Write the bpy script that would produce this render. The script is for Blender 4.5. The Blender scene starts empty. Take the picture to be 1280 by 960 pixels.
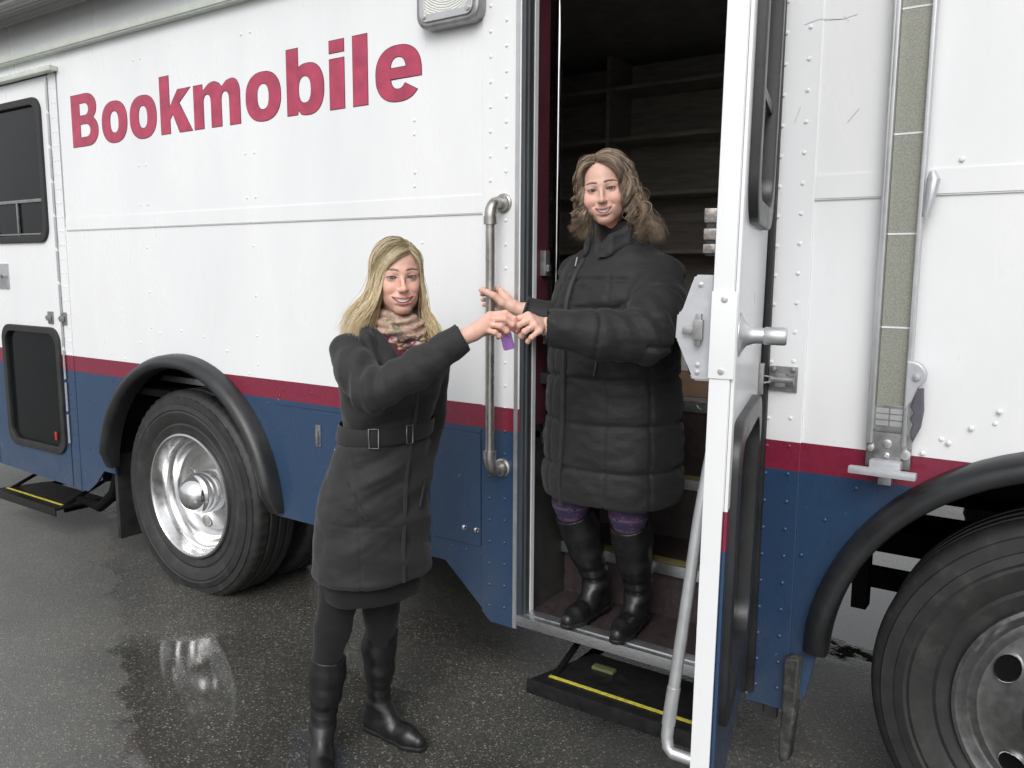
import bpy, bmesh, math, random
import numpy as np
from mathutils import Vector, Matrix, noise

R = math.radians
PI = math.pi
random.seed(7)
rng = np.random.default_rng(11)
S = bpy.context.scene
COL = S.collection

# ------------------------------------------------------------------ camera
YAW, PITCH, ROLL = R(34.5), R(7.8), R(0.35)
fw = Vector((-math.sin(YAW) * math.cos(PITCH), math.cos(YAW) * math.cos(PITCH), -math.sin(PITCH)))
rt = Vector((math.cos(YAW), math.sin(YAW), 0))
up = rt.cross(fw)
rt2 = rt * math.cos(ROLL) + up * math.sin(ROLL)
up2 = up * math.cos(ROLL) - rt * math.sin(ROLL)
cd = bpy.data.cameras.new("camera")
cd.sensor_width = 36.0
cd.lens = 1040.0 / 1280.0 * 36.0
cd.clip_start = 0.05
cd.clip_end = 2000
cam = bpy.data.objects.new("camera", cd)
cam.matrix_world = Matrix(((rt2.x, up2.x, -fw.x, 0.0), (rt2.y, up2.y, -fw.y, -2.44), (rt2.z, up2.z, -fw.z, 1.62), (0, 0, 0, 1)))
COL.objects.link(cam)
S.camera = cam

# ------------------------------------------------------------------ sky, sun, exposure
W = bpy.data.worlds.new("World")
S.world = W
W.use_nodes = True
nt = W.node_tree
for n in list(nt.nodes):
    nt.nodes.remove(n)
SUN_EL, SUN_AZ = R(40), R(157)        # azimuth clockwise from +Y
wo = nt.nodes.new("ShaderNodeOutputWorld")
bg = nt.nodes.new("ShaderNodeBackground")
sky = nt.nodes.new("ShaderNodeTexSky")
sky.sky_type = 'NISHITA'
sky.sun_disc = False
sky.sun_elevation = SUN_EL
sky.sun_rotation = SUN_AZ
sky.air_density = 1.0
sky.dust_density = 6.0
hs = nt.nodes.new("ShaderNodeHueSaturation")   # overcast: the cloud layer takes the blue out
hs.inputs['Saturation'].default_value = 0.12
nt.links.new(sky.outputs[0], hs.inputs['Color'])
cl = nt.nodes.new("ShaderNodeMix")             # a closed, even cloud layer over the clear-sky gradient
cl.data_type = 'RGBA'
cl.inputs[0].default_value = 0.6
nt.links.new(hs.outputs[0], cl.inputs[6])
cl.inputs[7].default_value = (5.2, 5.3, 5.45, 1)
nt.links.new(cl.outputs[2], bg.inputs['Color'])
bg.inputs['Strength'].default_value = 0.12
nt.links.new(bg.outputs[0], wo.inputs['Surface'])
sd = bpy.data.lights.new("sun", 'SUN')
sd.energy = .75
sd.angle = R(35)
sd.color = (1.0, 0.975, 0.94)
sun = bpy.data.objects.new("sun", sd)
sdir = Vector((math.sin(SUN_AZ) * math.cos(SUN_EL), math.cos(SUN_AZ) * math.cos(SUN_EL), math.sin(SUN_EL)))
sun.rotation_euler = sdir.to_track_quat('Z', 'Y').to_euler()
sun.location = (0, -6, 12)
COL.objects.link(sun)
S.view_settings.view_transform = 'Standard'
S.view_settings.look = 'None'
S.view_settings.gamma = 1.0
S.view_settings.exposure = 0.66
S.render.engine = 'CYCLES'
S.cycles.max_bounces = 8
S.cycles.use_denoising = True

# ------------------------------------------------------------------ materials
class NG:
    """small helper round one material's node tree"""
    def __init__(s, name):
        s.m = bpy.data.materials.new(name)
        s.m.use_nodes = True
        s.t = s.m.node_tree
        s.p = s.t.nodes['Principled BSDF']
        s._c = None
    def n(s, kind, **kw):
        o = s.t.nodes.new('ShaderNode' + kind)
        for k, v in kw.items():
            setattr(o, k, v)
        return o
    def l(s, a, b):
        s.t.links.new(a, b)
    def coord(s):
        if s._c is None:
            s._c = s.n('TexCoord').outputs['Object']
        return s._c
    def noise(s, scale, detail=3, rough=.55, vec=None, stretch=None):
        o = s.n('TexNoise')
        o.inputs['Scale'].default_value = scale
        o.inputs['Detail'].default_value = detail
        o.inputs['Roughness'].default_value = rough
        v = vec or s.coord()
        if stretch:
            mp = s.n('Mapping')
            mp.inputs['Scale'].default_value = stretch
            s.l(v, mp.inputs['Vector'])
            v = mp.outputs[0]
        s.l(v, o.inputs['Vector'])
        return o.outputs['Fac']
    def ramp(s, fac, stops, interp='LINEAR'):
        o = s.n('ValToRGB')
        o.color_ramp.interpolation = interp
        e = o.color_ramp.elements
        while len(e) < len(stops):
            e.new(0.5)
        for el, (p, c) in zip(e, stops):
            el.position = p
            el.color = (c[0], c[1], c[2], 1) if hasattr(c, '__len__') else (c, c, c, 1)
        s.l(fac, o.inputs[0])
        return o.outputs[0]
    def mix(s, fac, a, b, mode='MIX'):
        o = s.n('Mix', data_type='RGBA', blend_type=mode)
        for sock, v in ((o.inputs['Factor'], fac), (o.inputs[6], a), (o.inputs[7], b)):
            if hasattr(v, 'is_output') or hasattr(v, 'links'):
                s.l(v, sock)
            elif hasattr(v, '__len__'):
                sock.default_value = (v[0], v[1], v[2], 1)
            else:
                sock.default_value = v
        return o.outputs[2]
    def math(s, op, a, b=0.0, clamp=False):
        o = s.n('Math', operation=op, use_clamp=clamp)
        for i, v in enumerate((a, b)):
            if hasattr(v, 'links'):
                s.l(v, o.inputs[i])
            else:
                o.inputs[i].default_value = v
        return o.outputs[0]
    def sep(s, v):
        o = s.n('SeparateXYZ')
        s.l(v, o.inputs[0])
        return o.outputs
    def bump(s, h, strength=.3, dist=.01, prev=None):
        o = s.n('Bump')
        o.inputs['Strength'].default_value = strength
        o.inputs['Distance'].default_value = dist
        s.l(h, o.inputs['Height'])
        if prev is not None:
            s.l(prev, o.inputs['Normal'])
        s.l(o.outputs[0], s.p.inputs['Normal'])
        return o.outputs[0]
    def set(s, **kw):
        for k, v in kw.items():
            sock = s.p.inputs[k.replace('_', ' ')]
            if hasattr(v, 'links'):
                s.l(v, sock)
            elif hasattr(v, '__len__'):
                sock.default_value = (v[0], v[1], v[2], 1)
            else:
                sock.default_value = v
        return s

def simple(name, col, rough=.5, metal=0., var=.12, scale=30., bump=0., bscale=200., bdist=.002, stretch=None, rvar=.08, **kw):
    g = NG(name)
    f = g.noise(scale, 4, .6, stretch=stretch)
    lo = [c * (1 - var) for c in col]
    hi = [min(1, c * (1 + var)) for c in col]
    g.set(Base_Color=g.ramp(f, [(.3, lo), (.7, hi)]), Metallic=metal, Roughness=g.ramp(f, [(.3, max(.02, rough - rvar)), (.7, min(1, rough + rvar))]))
    g.set(**kw)
    if bump:
        g.bump(g.noise(bscale, 3), bump, bdist)
    return g.m

M = {}
WHITE = (.80, .81, .82)
MAROON = (.19, .018, .045)
BLUE = (.017, .052, .125)

def body_paint(name, stripe=True, interior=False):
    g = NG(name)
    z = g.sep(g.coord())[2]
    grime = g.noise(2.2, 5, .65, stretch=(1, 1, .35))
    fine = g.noise(60, 3, .6)
    w = g.ramp(grime, [(.3, (.84, .85, .865)), (.75, (.76, .77, .785))])
    # faint rain streaks, and road dirt thrown on the lowest panels
    streak = g.noise(9, 4, .6, stretch=(6, 6, .35))
    w = g.mix(g.ramp(streak, [(.60, 0.), (.85, .16)]), w, (.60, .605, .61))
    b = g.ramp(fine, [(.3, (.022, .052, .112)), (.7, (.027, .060, .125))])
    mm = g.ramp(fine, [(.3, (.19, .014, .04)), (.7, (.22, .022, .05))])
    if stripe:
        def step(zz):
            return g.math('GREATER_THAN', z, zz)
        c = g.mix(step(1.042), b, mm)
        c = g.mix(step(1.128), c, w)
        chip = g.noise(38, 5, .7)
        c = g.mix(g.math('MULTIPLY', g.ramp(chip, [(.70, 0.), (.72, 1.)]), g.math('LESS_THAN', z, 1.13)), c, (.42, .43, .45))
        dust = g.math('MULTIPLY', g.ramp(g.noise(7, 5, .7), [(.35, 0.), (.75, .55)]), g.ramp(z, [(.0, 0.), (.3, .6), (.62, .1), (1., 0.)]))
        c = g.mix(dust, c, (.16, .155, .15))
    else:
        c = w
    g.set(Base_Color=c, Roughness=g.ramp(grime, [(.3, .22), (.7, .38)]), Coat_Weight=.25, Coat_Roughness=.12)
    g.bump(g.noise(3.5, 2, .5), .12, .01)
    return g.m

M['body'] = body_paint("striped_body_paint")
M['white'] = body_paint("white_paint", stripe=False)
M['alu'] = simple("brushed_aluminium", (.62, .63, .65), .32, .9, .08, 40, stretch=(1, 1, 14))
M['aluflat'] = simple("anodised_aluminium", (.56, .57, .58), .42, .75, .06, 25)
M['chrome'] = simple("polished_metal", (.80, .80, .81), .09, 1., .05, 12, rvar=.05)
M['satin'] = simple("satin_polished_alloy", (.74, .74, .745), .19, 1., .06, 30, stretch=(1, 1, 1), rvar=.06)
M['pipe'] = simple("galvanised_pipe", (.42, .41, .39), .34, .85, .22, 35, stretch=(1, 1, .5), rvar=.12)
M['steel'] = simple("dull_steel", (.33, .33, .33), .42, .8, .2, 30)
M['rivet'] = simple("rivet_metal", (.52, .52, .53), .38, .7, .25, 60)
M['rubber'] = simple("black_rubber", (.022, .022, .023), .55, 0, .35, 14, .35, 90, .003)
M['trim'] = simple("flare_rubber", (.024, .025, .027), .36, 0, .3, 9, .2, 120, .002)
M['black'] = simple("matt_black", (.012, .012, .012), .75, 0, .3, 12)
M['under'] = simple("underseal_black", (.007, .007, .0075), .95, 0, .4, 8, .4, 40, .004, Specular_IOR_Level=.08)
M['maroonp'] = simple("maroon_vinyl", (.085, .020, .032), .5, 0, .15, 20)
M['glass'] = simple("tinted_glass", (.006, .007, .008), .08, 0, .2, 4, Specular_IOR_Level=.22)
M['innerdark'] = simple("dark_lining", (.30, .295, .28), .7, 0, .2, 10)
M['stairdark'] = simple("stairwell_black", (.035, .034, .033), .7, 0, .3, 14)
M['shelfwood'] = simple("brown_laminate", (.42, .38, .33), .5, 0, .25, 6, stretch=(1, 8, 8))
M['card'] = simple("cardboard", (.30, .20, .13), .8, 0, .12, 20)
M['paperlabel'] = simple("paper_label", (.62, .62, .60), .7, 0, .05, 30)
M['silver'] = simple("silver_grey_paint", (.50, .51, .54), .38, .3, .06, 40)
M['letter'] = simple("maroon_lettering", (.42, .050, .105), .4, 0, .22, 14)
M['letteredge'] = simple("dark_letter_edge", (.045, .022, .03), .5)
M['gutter'] = simple("pale_gutter_metal", (.60, .64, .58), .4, .2, .1, 12)
M['yellow'] = simple("yellow_line_paint", (.55, .50, .06), .6, 0, .3, 60)
M['grey'] = simple("grey_plastic", (.10, .10, .12), .5)
M['greylight'] = simple("grey_web_insert", (.28, .285, .24), .55, .1, .1, 300, .5, 420, .002)
M['red'] = simple("red_marker", (.45, .03, .03), .4)

# ------------------------------------------------------------------ objects
def link(name, me, mat=None, parent=None, loc=None):
    o = bpy.data.objects.new(name, me)
    COL.objects.link(o)
    if mat is not None and me is not None and not me.materials:
        me.materials.append(mat)
    if parent is not None:
        o.parent = parent
    if loc is not None:
        o.location = loc
    return o

def empty(name, loc=(0, 0, 0), rz=0., label=None, cat=None, group=None):
    o = bpy.data.objects.new(name, None)
    o.empty_display_size = .1
    COL.objects.link(o)
    o.location = loc
    o.rotation_euler = (0, 0, rz)
    if label:
        o['label'] = label
    if cat:
        o['category'] = cat
    if group:
        o['group'] = group
    return o

def copy_tree(o, parent=None):
    c = o.copy()
    COL.objects.link(c)
    c.parent = parent
    for ch in [x for x in COL.objects if x.parent == o]:
        copy_tree(ch, c)
    return c

def shade(me, ang=40):
    for p in me.polygons:
        p.use_smooth = True
    me.set_sharp_from_angle(angle=R(ang))

class MB:
    """collects shapes for ONE mesh object"""
    def __init__(s):
        s.bm = bmesh.new()
    def box(s, x0, x1, y0, y1, z0, z1, bev=0., mat4=None):
        vs = [s.bm.verts.new(v) for v in ((x0, y0, z0), (x1, y0, z0), (x1, y1, z0), (x0, y1, z0), (x0, y0, z1), (x1, y0, z1), (x1, y1, z1), (x0, y1, z1))]
        fs = [s.bm.faces.new([vs[i] for i in f]) for f in ((3, 2, 1, 0), (4, 5, 6, 7), (0, 1, 5, 4), (1, 2, 6, 5), (2, 3, 7, 6), (3, 0, 4, 7))]
        if bev:
            es = list({e for f in fs for e in f.edges})
            r = bmesh.ops.bevel(s.bm, geom=es, offset=bev, segments=2, profile=.7, affect='EDGES')
            vs = list({v for f in r['faces'] for v in f.verts} | {v for v in vs if v.is_valid})
        if mat4 is not None:
            bmesh.ops.transform(s.bm, matrix=mat4, verts=[v for v in vs if v.is_valid])
        return s
    def tube(s, pts, r, seg=12, cap=True, closed=False):
        pts = [Vector(p) for p in pts]
        n = len(pts)
        rs = r if hasattr(r, '__len__') else [r] * n
        rings = []
        ref = None
        for i, p in enumerate(pts):
            if closed:
                t = (pts[(i + 1) % n] - pts[i - 1]).normalized()
            else:
                t = (pts[min(i + 1, n - 1)] - pts[max(i - 1, 0)]).normalized()
            if ref is None:
                a = Vector((0, 0, 1)) if abs(t.z) < .9 else Vector((1, 0, 0))
                ref = t.cross(a).normalized()
            else:
                ref = (ref - t * ref.dot(t)).normalized()
            b = t.cross(ref)
            rings.append([s.bm.verts.new(p + (ref * math.cos(q) + b * math.sin(q)) * rs[i]) for q in [2 * PI * k / seg for k in range(seg)]])
        for i in range(n if closed else n - 1):
            A, B = rings[i], rings[(i + 1) % n]
            for k in range(seg):
                s.bm.faces.new((A[k], A[(k + 1) % seg], B[(k + 1) % seg], B[k]))
        if cap and not closed:
            s.bm.faces.new(rings[0][::-1])
            s.bm.faces.new(rings[-1])
        return s
    def lathe(s, prof, c=(0, 0, 0), axis='Y', seg=48, a0=0., a1=2 * PI):
        """prof: (radius, height along axis) pairs"""
        full = abs(a1 - a0 - 2 * PI) < 1e-6
        cnt = seg if full else seg + 1
        rings = []
        for r, h in prof:
            ring = []
            for k in range(cnt):
                q = a0 + (a1 - a0) * k / seg
                if axis == 'Y':
                    v = (c[0] + r * math.cos(q), c[1] + h, c[2] + r * math.sin(q))
                elif axis == 'Z':
                    v = (c[0] + r * math.cos(q), c[1] + r * math.sin(q), c[2] + h)
                else:
                    v = (c[0] + h, c[1] + r * math.cos(q), c[2] + r * math.sin(q))
                ring.append(s.bm.verts.new(v))
            rings.append(ring)
        for A, B in zip(rings, rings[1:]):
            for k in range(seg):
                j = (k + 1) % cnt
                s.bm.faces.new((A[k], A[j], B[j], B[k]))
        return s
    def prism(s, poly, y0, y1, axis='Y'):
        """convex-ish polygon given in XZ (axis Y), extruded"""
        def P(a, b, h):
            return (a, h, b) if axis == 'Y' else ((h, a, b) if axis == 'X' else (a, b, h))
        A = [s.bm.verts.new(P(a, b, y0)) for a, b in poly]
        B = [s.bm.verts.new(P(a, b, y1)) for a, b in poly]
        n = len(poly)
        for k in range(n):
            s.bm.faces.new((A[k], A[(k + 1) % n], B[(k + 1) % n], B[k]))
        s.bm.faces.new(A[::-1])
        s.bm.faces.new(B)
        return s
    def ball(s, c, r, sc=(1, 1, 1), seg=16, mat4=None):
        m = Matrix.Translation(c) @ Matrix.Diagonal((sc[0], sc[1], sc[2], 1))
        if mat4 is not None:
            m = mat4 @ m
        bmesh.ops.create_uvsphere(s.bm, u_segments=seg, v_segments=max(6, seg // 2), radius=r, matrix=m)
        return s
    def mesh(s, name):
        bmesh.ops.recalc_face_normals(s.bm, faces=s.bm.faces[:])
        me = bpy.data.meshes.new(name)
        s.bm.to_mesh(me)
        s.bm.free()
        return me
    def build(s, name, mat, parent=None, ang=35, loc=None):
        me = s.mesh(name)
        shade(me, ang)
        return link(name, me, mat, parent, loc)

def arc(cx, cz, r, a0, a1, n=24, rz=None):
    rz = r if rz is None else rz
    return [(cx + r * math.cos(R(a0 + (a1 - a0) * k / n)), cz + rz * math.sin(R(a0 + (a1 - a0) * k / n))) for k in range(n + 1)]

def rrect(x0, x1, z0, z1, r, n=6):
    return (arc(x1 - r, z0 + r, r, -90, 0, n) + arc(x1 - r, z1 - r, r, 0, 90, n) + arc(x0 + r, z1 - r, r, 90, 180, n) + arc(x0 + r, z0 + r, r, 180, 270, n))

def plate_mesh(name, outlines, y0, th, bev=0., offset=0.):
    """flat sheet in XZ with holes (even-odd), front face at y0, thickness th towards +y"""
    cu = bpy.data.curves.new(name, 'CURVE')
    cu.dimensions = '2D'
    cu.fill_mode = 'BOTH'
    cu.extrude = max(th / 2 - bev, 1e-4)
    cu.bevel_depth = bev
    cu.bevel_resolution = 1
    cu.offset = offset
    for o in outlines:
        sp = cu.splines.new('POLY')
        sp.points.add(len(o) - 1)
        for p, (x, z) in zip(sp.points, o):
            p.co = (x, z, 0, 1)
        sp.use_cyclic_u = True
    ob = bpy.data.objects.new(name, cu)
    COL.objects.link(ob)
    dg = bpy.context.evaluated_depsgraph_get()
    me = bpy.data.meshes.new_from_object(ob.evaluated_get(dg))
    bpy.data.objects.remove(ob)
    bpy.data.curves.remove(cu)
    me.transform(Matrix(((1, 0, 0, 0), (0, 0, -1, y0 + th / 2), (0, 1, 0, 0), (0, 0, 0, 1))))
    me.materials.clear()
    me.name = name
    return me

def plate(name, outlines, y0, th, mat, parent, bev=0., ang=30, offset=0.):
    me = plate_mesh(name, outlines, y0, th, bev, offset)
    shade(me, ang)
    return link(name, me, mat, parent)
# ------------------------------------------------------------------ ground: wet asphalt
def asphalt():
    g = NG("wet_asphalt")
    co = g.coord()
    xy = g.sep(co)
    vo = g.n('TexVoronoi')
    vo.inputs['Scale'].default_value = 190
    g.l(co, vo.inputs['Vector'])
    vcol = g.sep(vo.outputs['Color'])
    stone = g.ramp(vcol[0], [(.0, (.040, .040, .038)), (.5, (.066, .065, .060)), (.82, (.095, .094, .086)), (.93, (.17, .165, .15)), (.98, (.34, .33, .30)), (1., (.5, .49, .46))])
    fine = g.noise(420, 3, .7)
    stone = g.mix(.35, stone, g.ramp(fine, [(.3, (.02, .02, .02)), (.75, (.10, .098, .09))]))
    patch = g.noise(1.3, 5, .6)
    stone = g.mix(1., stone, g.ramp(patch, [(.3, (.72, .72, .70)), (.7, (1.38, 1.37, 1.31))]), 'MULTIPLY')
    # the drier, paler corner in front of the vehicle (edge wanders)
    wob = g.noise(5, 4, .6)
    e = g.math('ADD', g.math('MULTIPLY', xy[0], -.55), g.math('MULTIPLY', xy[1], -1.0))
    e = g.math('ADD', e, g.math('MULTIPLY', g.math('SUBTRACT', wob, .5), .35))
    dry = g.ramp(g.math('SUBTRACT', e, 2.40), [(.0, 0.), (.035, .55), (.35, .95)])
    stone = g.mix(g.math('MULTIPLY', dry, .45), stone, g.mix(.5, stone, (.30, .30, .285)))
    # standing water: flat mirror patches
    wet = g.noise(.9, 4, .55, stretch=(1, 1.4, 1))
    pud = g.ramp(wet, [(.50, 0.), (.60, 1.)])
    def blob(cx, cy, rx, ry):
        a = g.math('POWER', g.math('DIVIDE', g.math('SUBTRACT', xy[0], cx), rx), 2.)
        b = g.math('POWER', g.math('DIVIDE', g.math('SUBTRACT', xy[1], cy), ry), 2.)
        r = g.math('ADD', g.math('ADD', a, b), g.math('MULTIPLY', g.math('SUBTRACT', wob, .5), .9))
        return g.ramp(r, [(.6, 1.), (1.15, 0.)])
    p2 = blob(-2.50, -.66, .95, .62)
    p3 = blob(-.55, 2.1, 1.6, 1.15)
    p4 = blob(-1.2, -.5, .5, .25)
    pud = g.math('MULTIPLY', pud, .5)
    pud = g.math('MAXIMUM', g.math('MAXIMUM', pud, g.math('MULTIPLY', p2, .98)), g.math('MAXIMUM', p3, g.math('MULTIPLY', p4, .7)))
    pud = g.math('MULTIPLY', pud, g.math('SUBTRACT', 1., dry))
    col = g.mix(g.math('MULTIPLY', pud, .35), stone, g.mix(.7, stone, (.02, .019, .017)))
    rough = g.math('ADD', g.math('MULTIPLY', g.math('SUBTRACT', 1., pud), .33), .022)
    g.set(Base_Color=col, Roughness=rough, Specular_IOR_Level=.5)
    h = g.math('ADD', g.math('MULTIPLY', vo.outputs['Distance'], 1.2), g.math('MULTIPLY', fine, .5))
    h = g.math('MULTIPLY', h, g.math('SUBTRACT', 1.0, pud))
    g.bump(h, .42, .0045)
    return g.m

bm = bmesh.new()
bmesh.ops.create_grid(bm, x_segments=8, y_segments=8, size=400)
me = bpy.data.meshes.new("ground")
bm.to_mesh(me)
bm.free()
gr = link("ground", me, asphalt())
gr['kind'] = 'structure'
# ------------------------------------------------------------------ the bookmobile
bus = empty('bookmobile', (0, 0, 0), 0, 'white bookmobile with maroon stripe, blue lower half and its entry door standing open', 'bus')
TH = .012
WC, FC = (-3.64, .485), (.105, .485)      # wheel centres (x, z)
AR = .665                                  # arch cut radius
def arch_cut(c, z0, a_dir=1):
    q = math.degrees(math.asin((z0 - c[1]) / AR))
    return arc(c[0], c[1], AR, 180 - q, q, 40)

# lower side sheet with the rear wheel arch cut out
lower = [(-4.66, .36), (-4.60, .355), (-4.50, .42), (-4.42, .50)] + arch_cut(WC, .50) + [(-2.80, .50), (-1.985, .495), (-1.80, .337), (-1.80, 1.835), (-4.66, 1.835)]
plate('lower_side_panel', [lower], -.004, TH, M['body'], bus)
upper = [(-4.64, 1.818), (-1.80, 1.818), (-1.80, 2.76), (-4.64, 2.76)]
plate('upper_side_panel', [upper], -.009, TH, M['white'], bus)
plate('panel_lip', [[(-4.64, 1.822), (-1.80, 1.822), (-1.80, 1.885), (-4.64, 1.885)]], -.0115, .003, M['white'], bus)
plate('cornice_panel', [[(-7.4, 2.765), (2.2, 2.765), (2.2, 3.12), (-7.4, 3.12)]], -.006, TH, M['white'], bus)
# riveted posts on either side of the doorway
plate('door_post', [[(-1.80, .337), (-1.762, .303), (-1.640, .303), (-1.640, 2.765), (-1.80, 2.765)]], -.013, TH, M['body'], bus, bev=.002)
plate('door_post', [[(-.775, .30), (-.652, .30), (-.652, 2.765), (-.775, 2.765)]], -.013, TH, M['body'], bus, bev=.002)
plate('post_edge', [[(-1.658, .305), (-1.642, .305), (-1.642, 2.765), (-1.658, 2.765)]], -.0165, .003, M['aluflat'], bus)
# nose side, front wheel arch
q = math.degrees(math.asin((.50 - FC[1]) / AR))
nose = [(-.652, .30), (-.60, .36), (-.575, .50)] + arch_cut(FC, .50) + [(2.0, .45), (2.0, 1.835), (-.652, 1.835)]
plate('lower_nose_panel', [nose], -.004, TH, M['body'], bus)
plate('upper_nose_panel', [[(-.652, 1.818), (2.0, 1.818), (2.0, 2.76), (-.652, 2.76)]], -.009, TH, M['white'], bus)
plate('panel_lip', [[(-.650, 1.822), (2.0, 1.822), (2.0, 1.885), (-.650, 1.885)]], -.0115, .003, M['white'], bus)
# rear section with the other door
plate('rear_door_header', [[(-7.4, 2.668), (-4.64, 2.668), (-4.64, 2.765), (-7.4, 2.765)]], -.010, TH, M['white'], bus)
mb = MB()
mb.box(-7.4, -4.62, -.055, -.011, 2.655, 2.682, .006)
mb.build('drip_rail', M['gutter'], bus)
mb = MB()
mb.box(-7.4, 2.2, -.050, -.0075, 2.745, 2.775, .006)
mb.box(-7.4, 2.2, -.056, -.046, 2.752, 2.785, .003)
mb.build('roof_gutter', M['gutter'], bus)
win_o = rrect(-5.50, -4.842, 1.775, 2.535, .075)
low_o = rrect(-5.44, -4.800, .555, 1.262, .085)
rd = plate('rear_side_door', [[(-5.62, .38), (-4.752, .36), (-4.752, 2.65), (-5.62, 2.65)], win_o, low_o], -.008, TH, M['body'], bus)
plate('rear_hinge_strip', [[(-4.744, .355), (-4.662, .355), (-4.662, 2.655), (-4.744, 2.655)]], -.006, TH, M['body'], bus)
plate('rear_corner_panel', [[(-7.4, .38), (-5.632, .38), (-5.632, 2.66), (-7.4, 2.66)]], -.006, TH, M['body'], bus)

def grow(o, d):
    cx = (min(p[0] for p in o) + max(p[0] for p in o)) / 2
    cz = (min(p[1] for p in o) + max(p[1] for p in o)) / 2
    sx = (max(p[0] for p in o) - min(p[0] for p in o)) / 2
    sz = (max(p[1] for p in o) - min(p[1] for p in o)) / 2
    return [(cx + (x - cx) * (sx + d) / sx, cz + (z - cz) * (sz + d) / sz) for x, z in o]
def framed_window(name, o, parent, bars=()):
    f = plate(name, [grow(o, .012), grow(o, -.018)], -.024, .030, M['rubber'], parent, bev=.005)
    plate('pane', [grow(o, -.02)], .000, .006, M['glass'], f)
    for b in bars:
        m = MB()
        m.box(*b, .002)
        m.build('window_bar', M['steel'], f)
    return f
w1 = framed_window('rear_window', win_o, bus, [(-5.48, -4.86, -.014, -.002, 1.985, 2.003), (-5.178, -5.162, -.013, -.003, 1.80, 1.985), (-5.46, -4.88, -.012, -.002, 1.803, 1.812)])
w2 = framed_window('lower_rear_window', low_o, bus)
m = MB()
m.box(-4.925, -4.905, -.008, -.001, .615, .665, .002)
m.build('marker_tag', M['red'], w2)
# door handle, latches, hinge of the rear door
m = MB()
m.box(-5.46, -5.33, -.016, -.008, 1.49, 1.64, .004)
h0 = m.build('rear_door_handle', M['aluflat'], bus)
m = MB()
m.tube([(-5.41, -.02, 1.565), (-5.41, -.055, 1.565), (-5.34, -.06, 1.56)], .012)
m.build('handle_lever', M['steel'], h0)
for x in (-4.87, -4.728):
    m = MB()
    m.box(x - .028, x + .028, -.016, -.009, 1.30, 1.37, .003)
    m.box(x - .012, x + .018, -.034, -.016, 1.318, 1.35, .005)
    m.tube([(x - .02, -.03, 1.335), (x + .024, -.03, 1.335)], .005)
    m.build('hold_open_catch', M['steel'], bus)
m = MB()
for k in range(11):
    z0 = .62 + k * .185
    m.tube([(-4.748, -.014, z0), (-4.748, -.014, z0 + .165)], .0065, 8)
m.build('rear_door_hinge', M['aluflat'], bus)

# rivets: too small to pick apart, one piece per side
rv = MB()
rv2 = MB()
def rivet(x, z, y=-.013, r=.0060):
    (rv if z > 1.13 else rv2).lathe([(r, .001), (r * .95, -.0022), (r * .55, -.0042), (r * .25, -.0044), (.0001, -.0036)], (x, y, z), 'Y', 8)
for k in range(29):
    z = .345 + k * .0835
    rivet(-1.765, z + .02 if z < 1.1 else z)
    rivet(-1.698, z + .028)
    rivet(-.748 if z > .3 else -.748, z + .012)
    rivet(-.683, z + .018)
for k in range(30):
    z = .45 + k * .076
    rivet(-4.715, z, -.006, .0045)
    rivet(-4.682, z, -.006, .0045)
for k in range(85):
    rivet(-6.6 + k * .058, 2.798, -.006, .005)
for k in range(32):
    rivet(-6.4 + k * .055, 2.705, -.010, .0045)
for x in (-3.92, -3.1, -2.12):
    for z in (2.62, 2.12, 1.93):
        rivet(x, z, -.009, .0055)
        rivet(x + .06 if x < -2.5 else x + .002, z + (0 if x < -2.5 else .05), -.009, .0055)
    for z in (1.72, 1.5, 1.32, 1.19):
        rivet(x + .03, z, -.004, .005)
for a in range(9):
    q = R(40 + a * 12.5)
    rivet(WC[0] + .83 * math.cos(q), WC[1] + .83 * math.sin(q), -.004, .0055)
for a in range(12):
    q = R(72 + a * 9.5)
    rivet(FC[0] + .80 * math.cos(q), FC[1] + .80 * math.sin(q), -.004, .006)
for x in (-2.95, -2.55, -2.3, -2.05):
    rivet(x, .53, -.004, .005)
    rivet(x + .02, 1.06, -.004, .005)
for x, z in ((-.25, 2.30), (-.29, 1.905), (-.22, 1.22), (-.27, 1.175), (-.33, 1.14), (.12, 2.3), (.3, 1.9), (-.16, 1.27)):
    rivet(x, z, -.0115, .007)
for x in (-2.9, -2.72, -2.2):
    rivet(x, 1.09, -.004, .0045)
for k in range(5):
    rivet(-4.56 + .01 * k, .47 + k * .14, -.004, .0045)
    rivet(-1.95 + k * .035, .56 + (k % 2) * .2, -.004, .0045)
rvo = rv.build('rivet', M['body'], bus)
rvo['kind'] = 'stuff'
rvo = rv2.build('painted_rivet', M['body'], bus)
rvo['kind'] = 'stuff'

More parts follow.
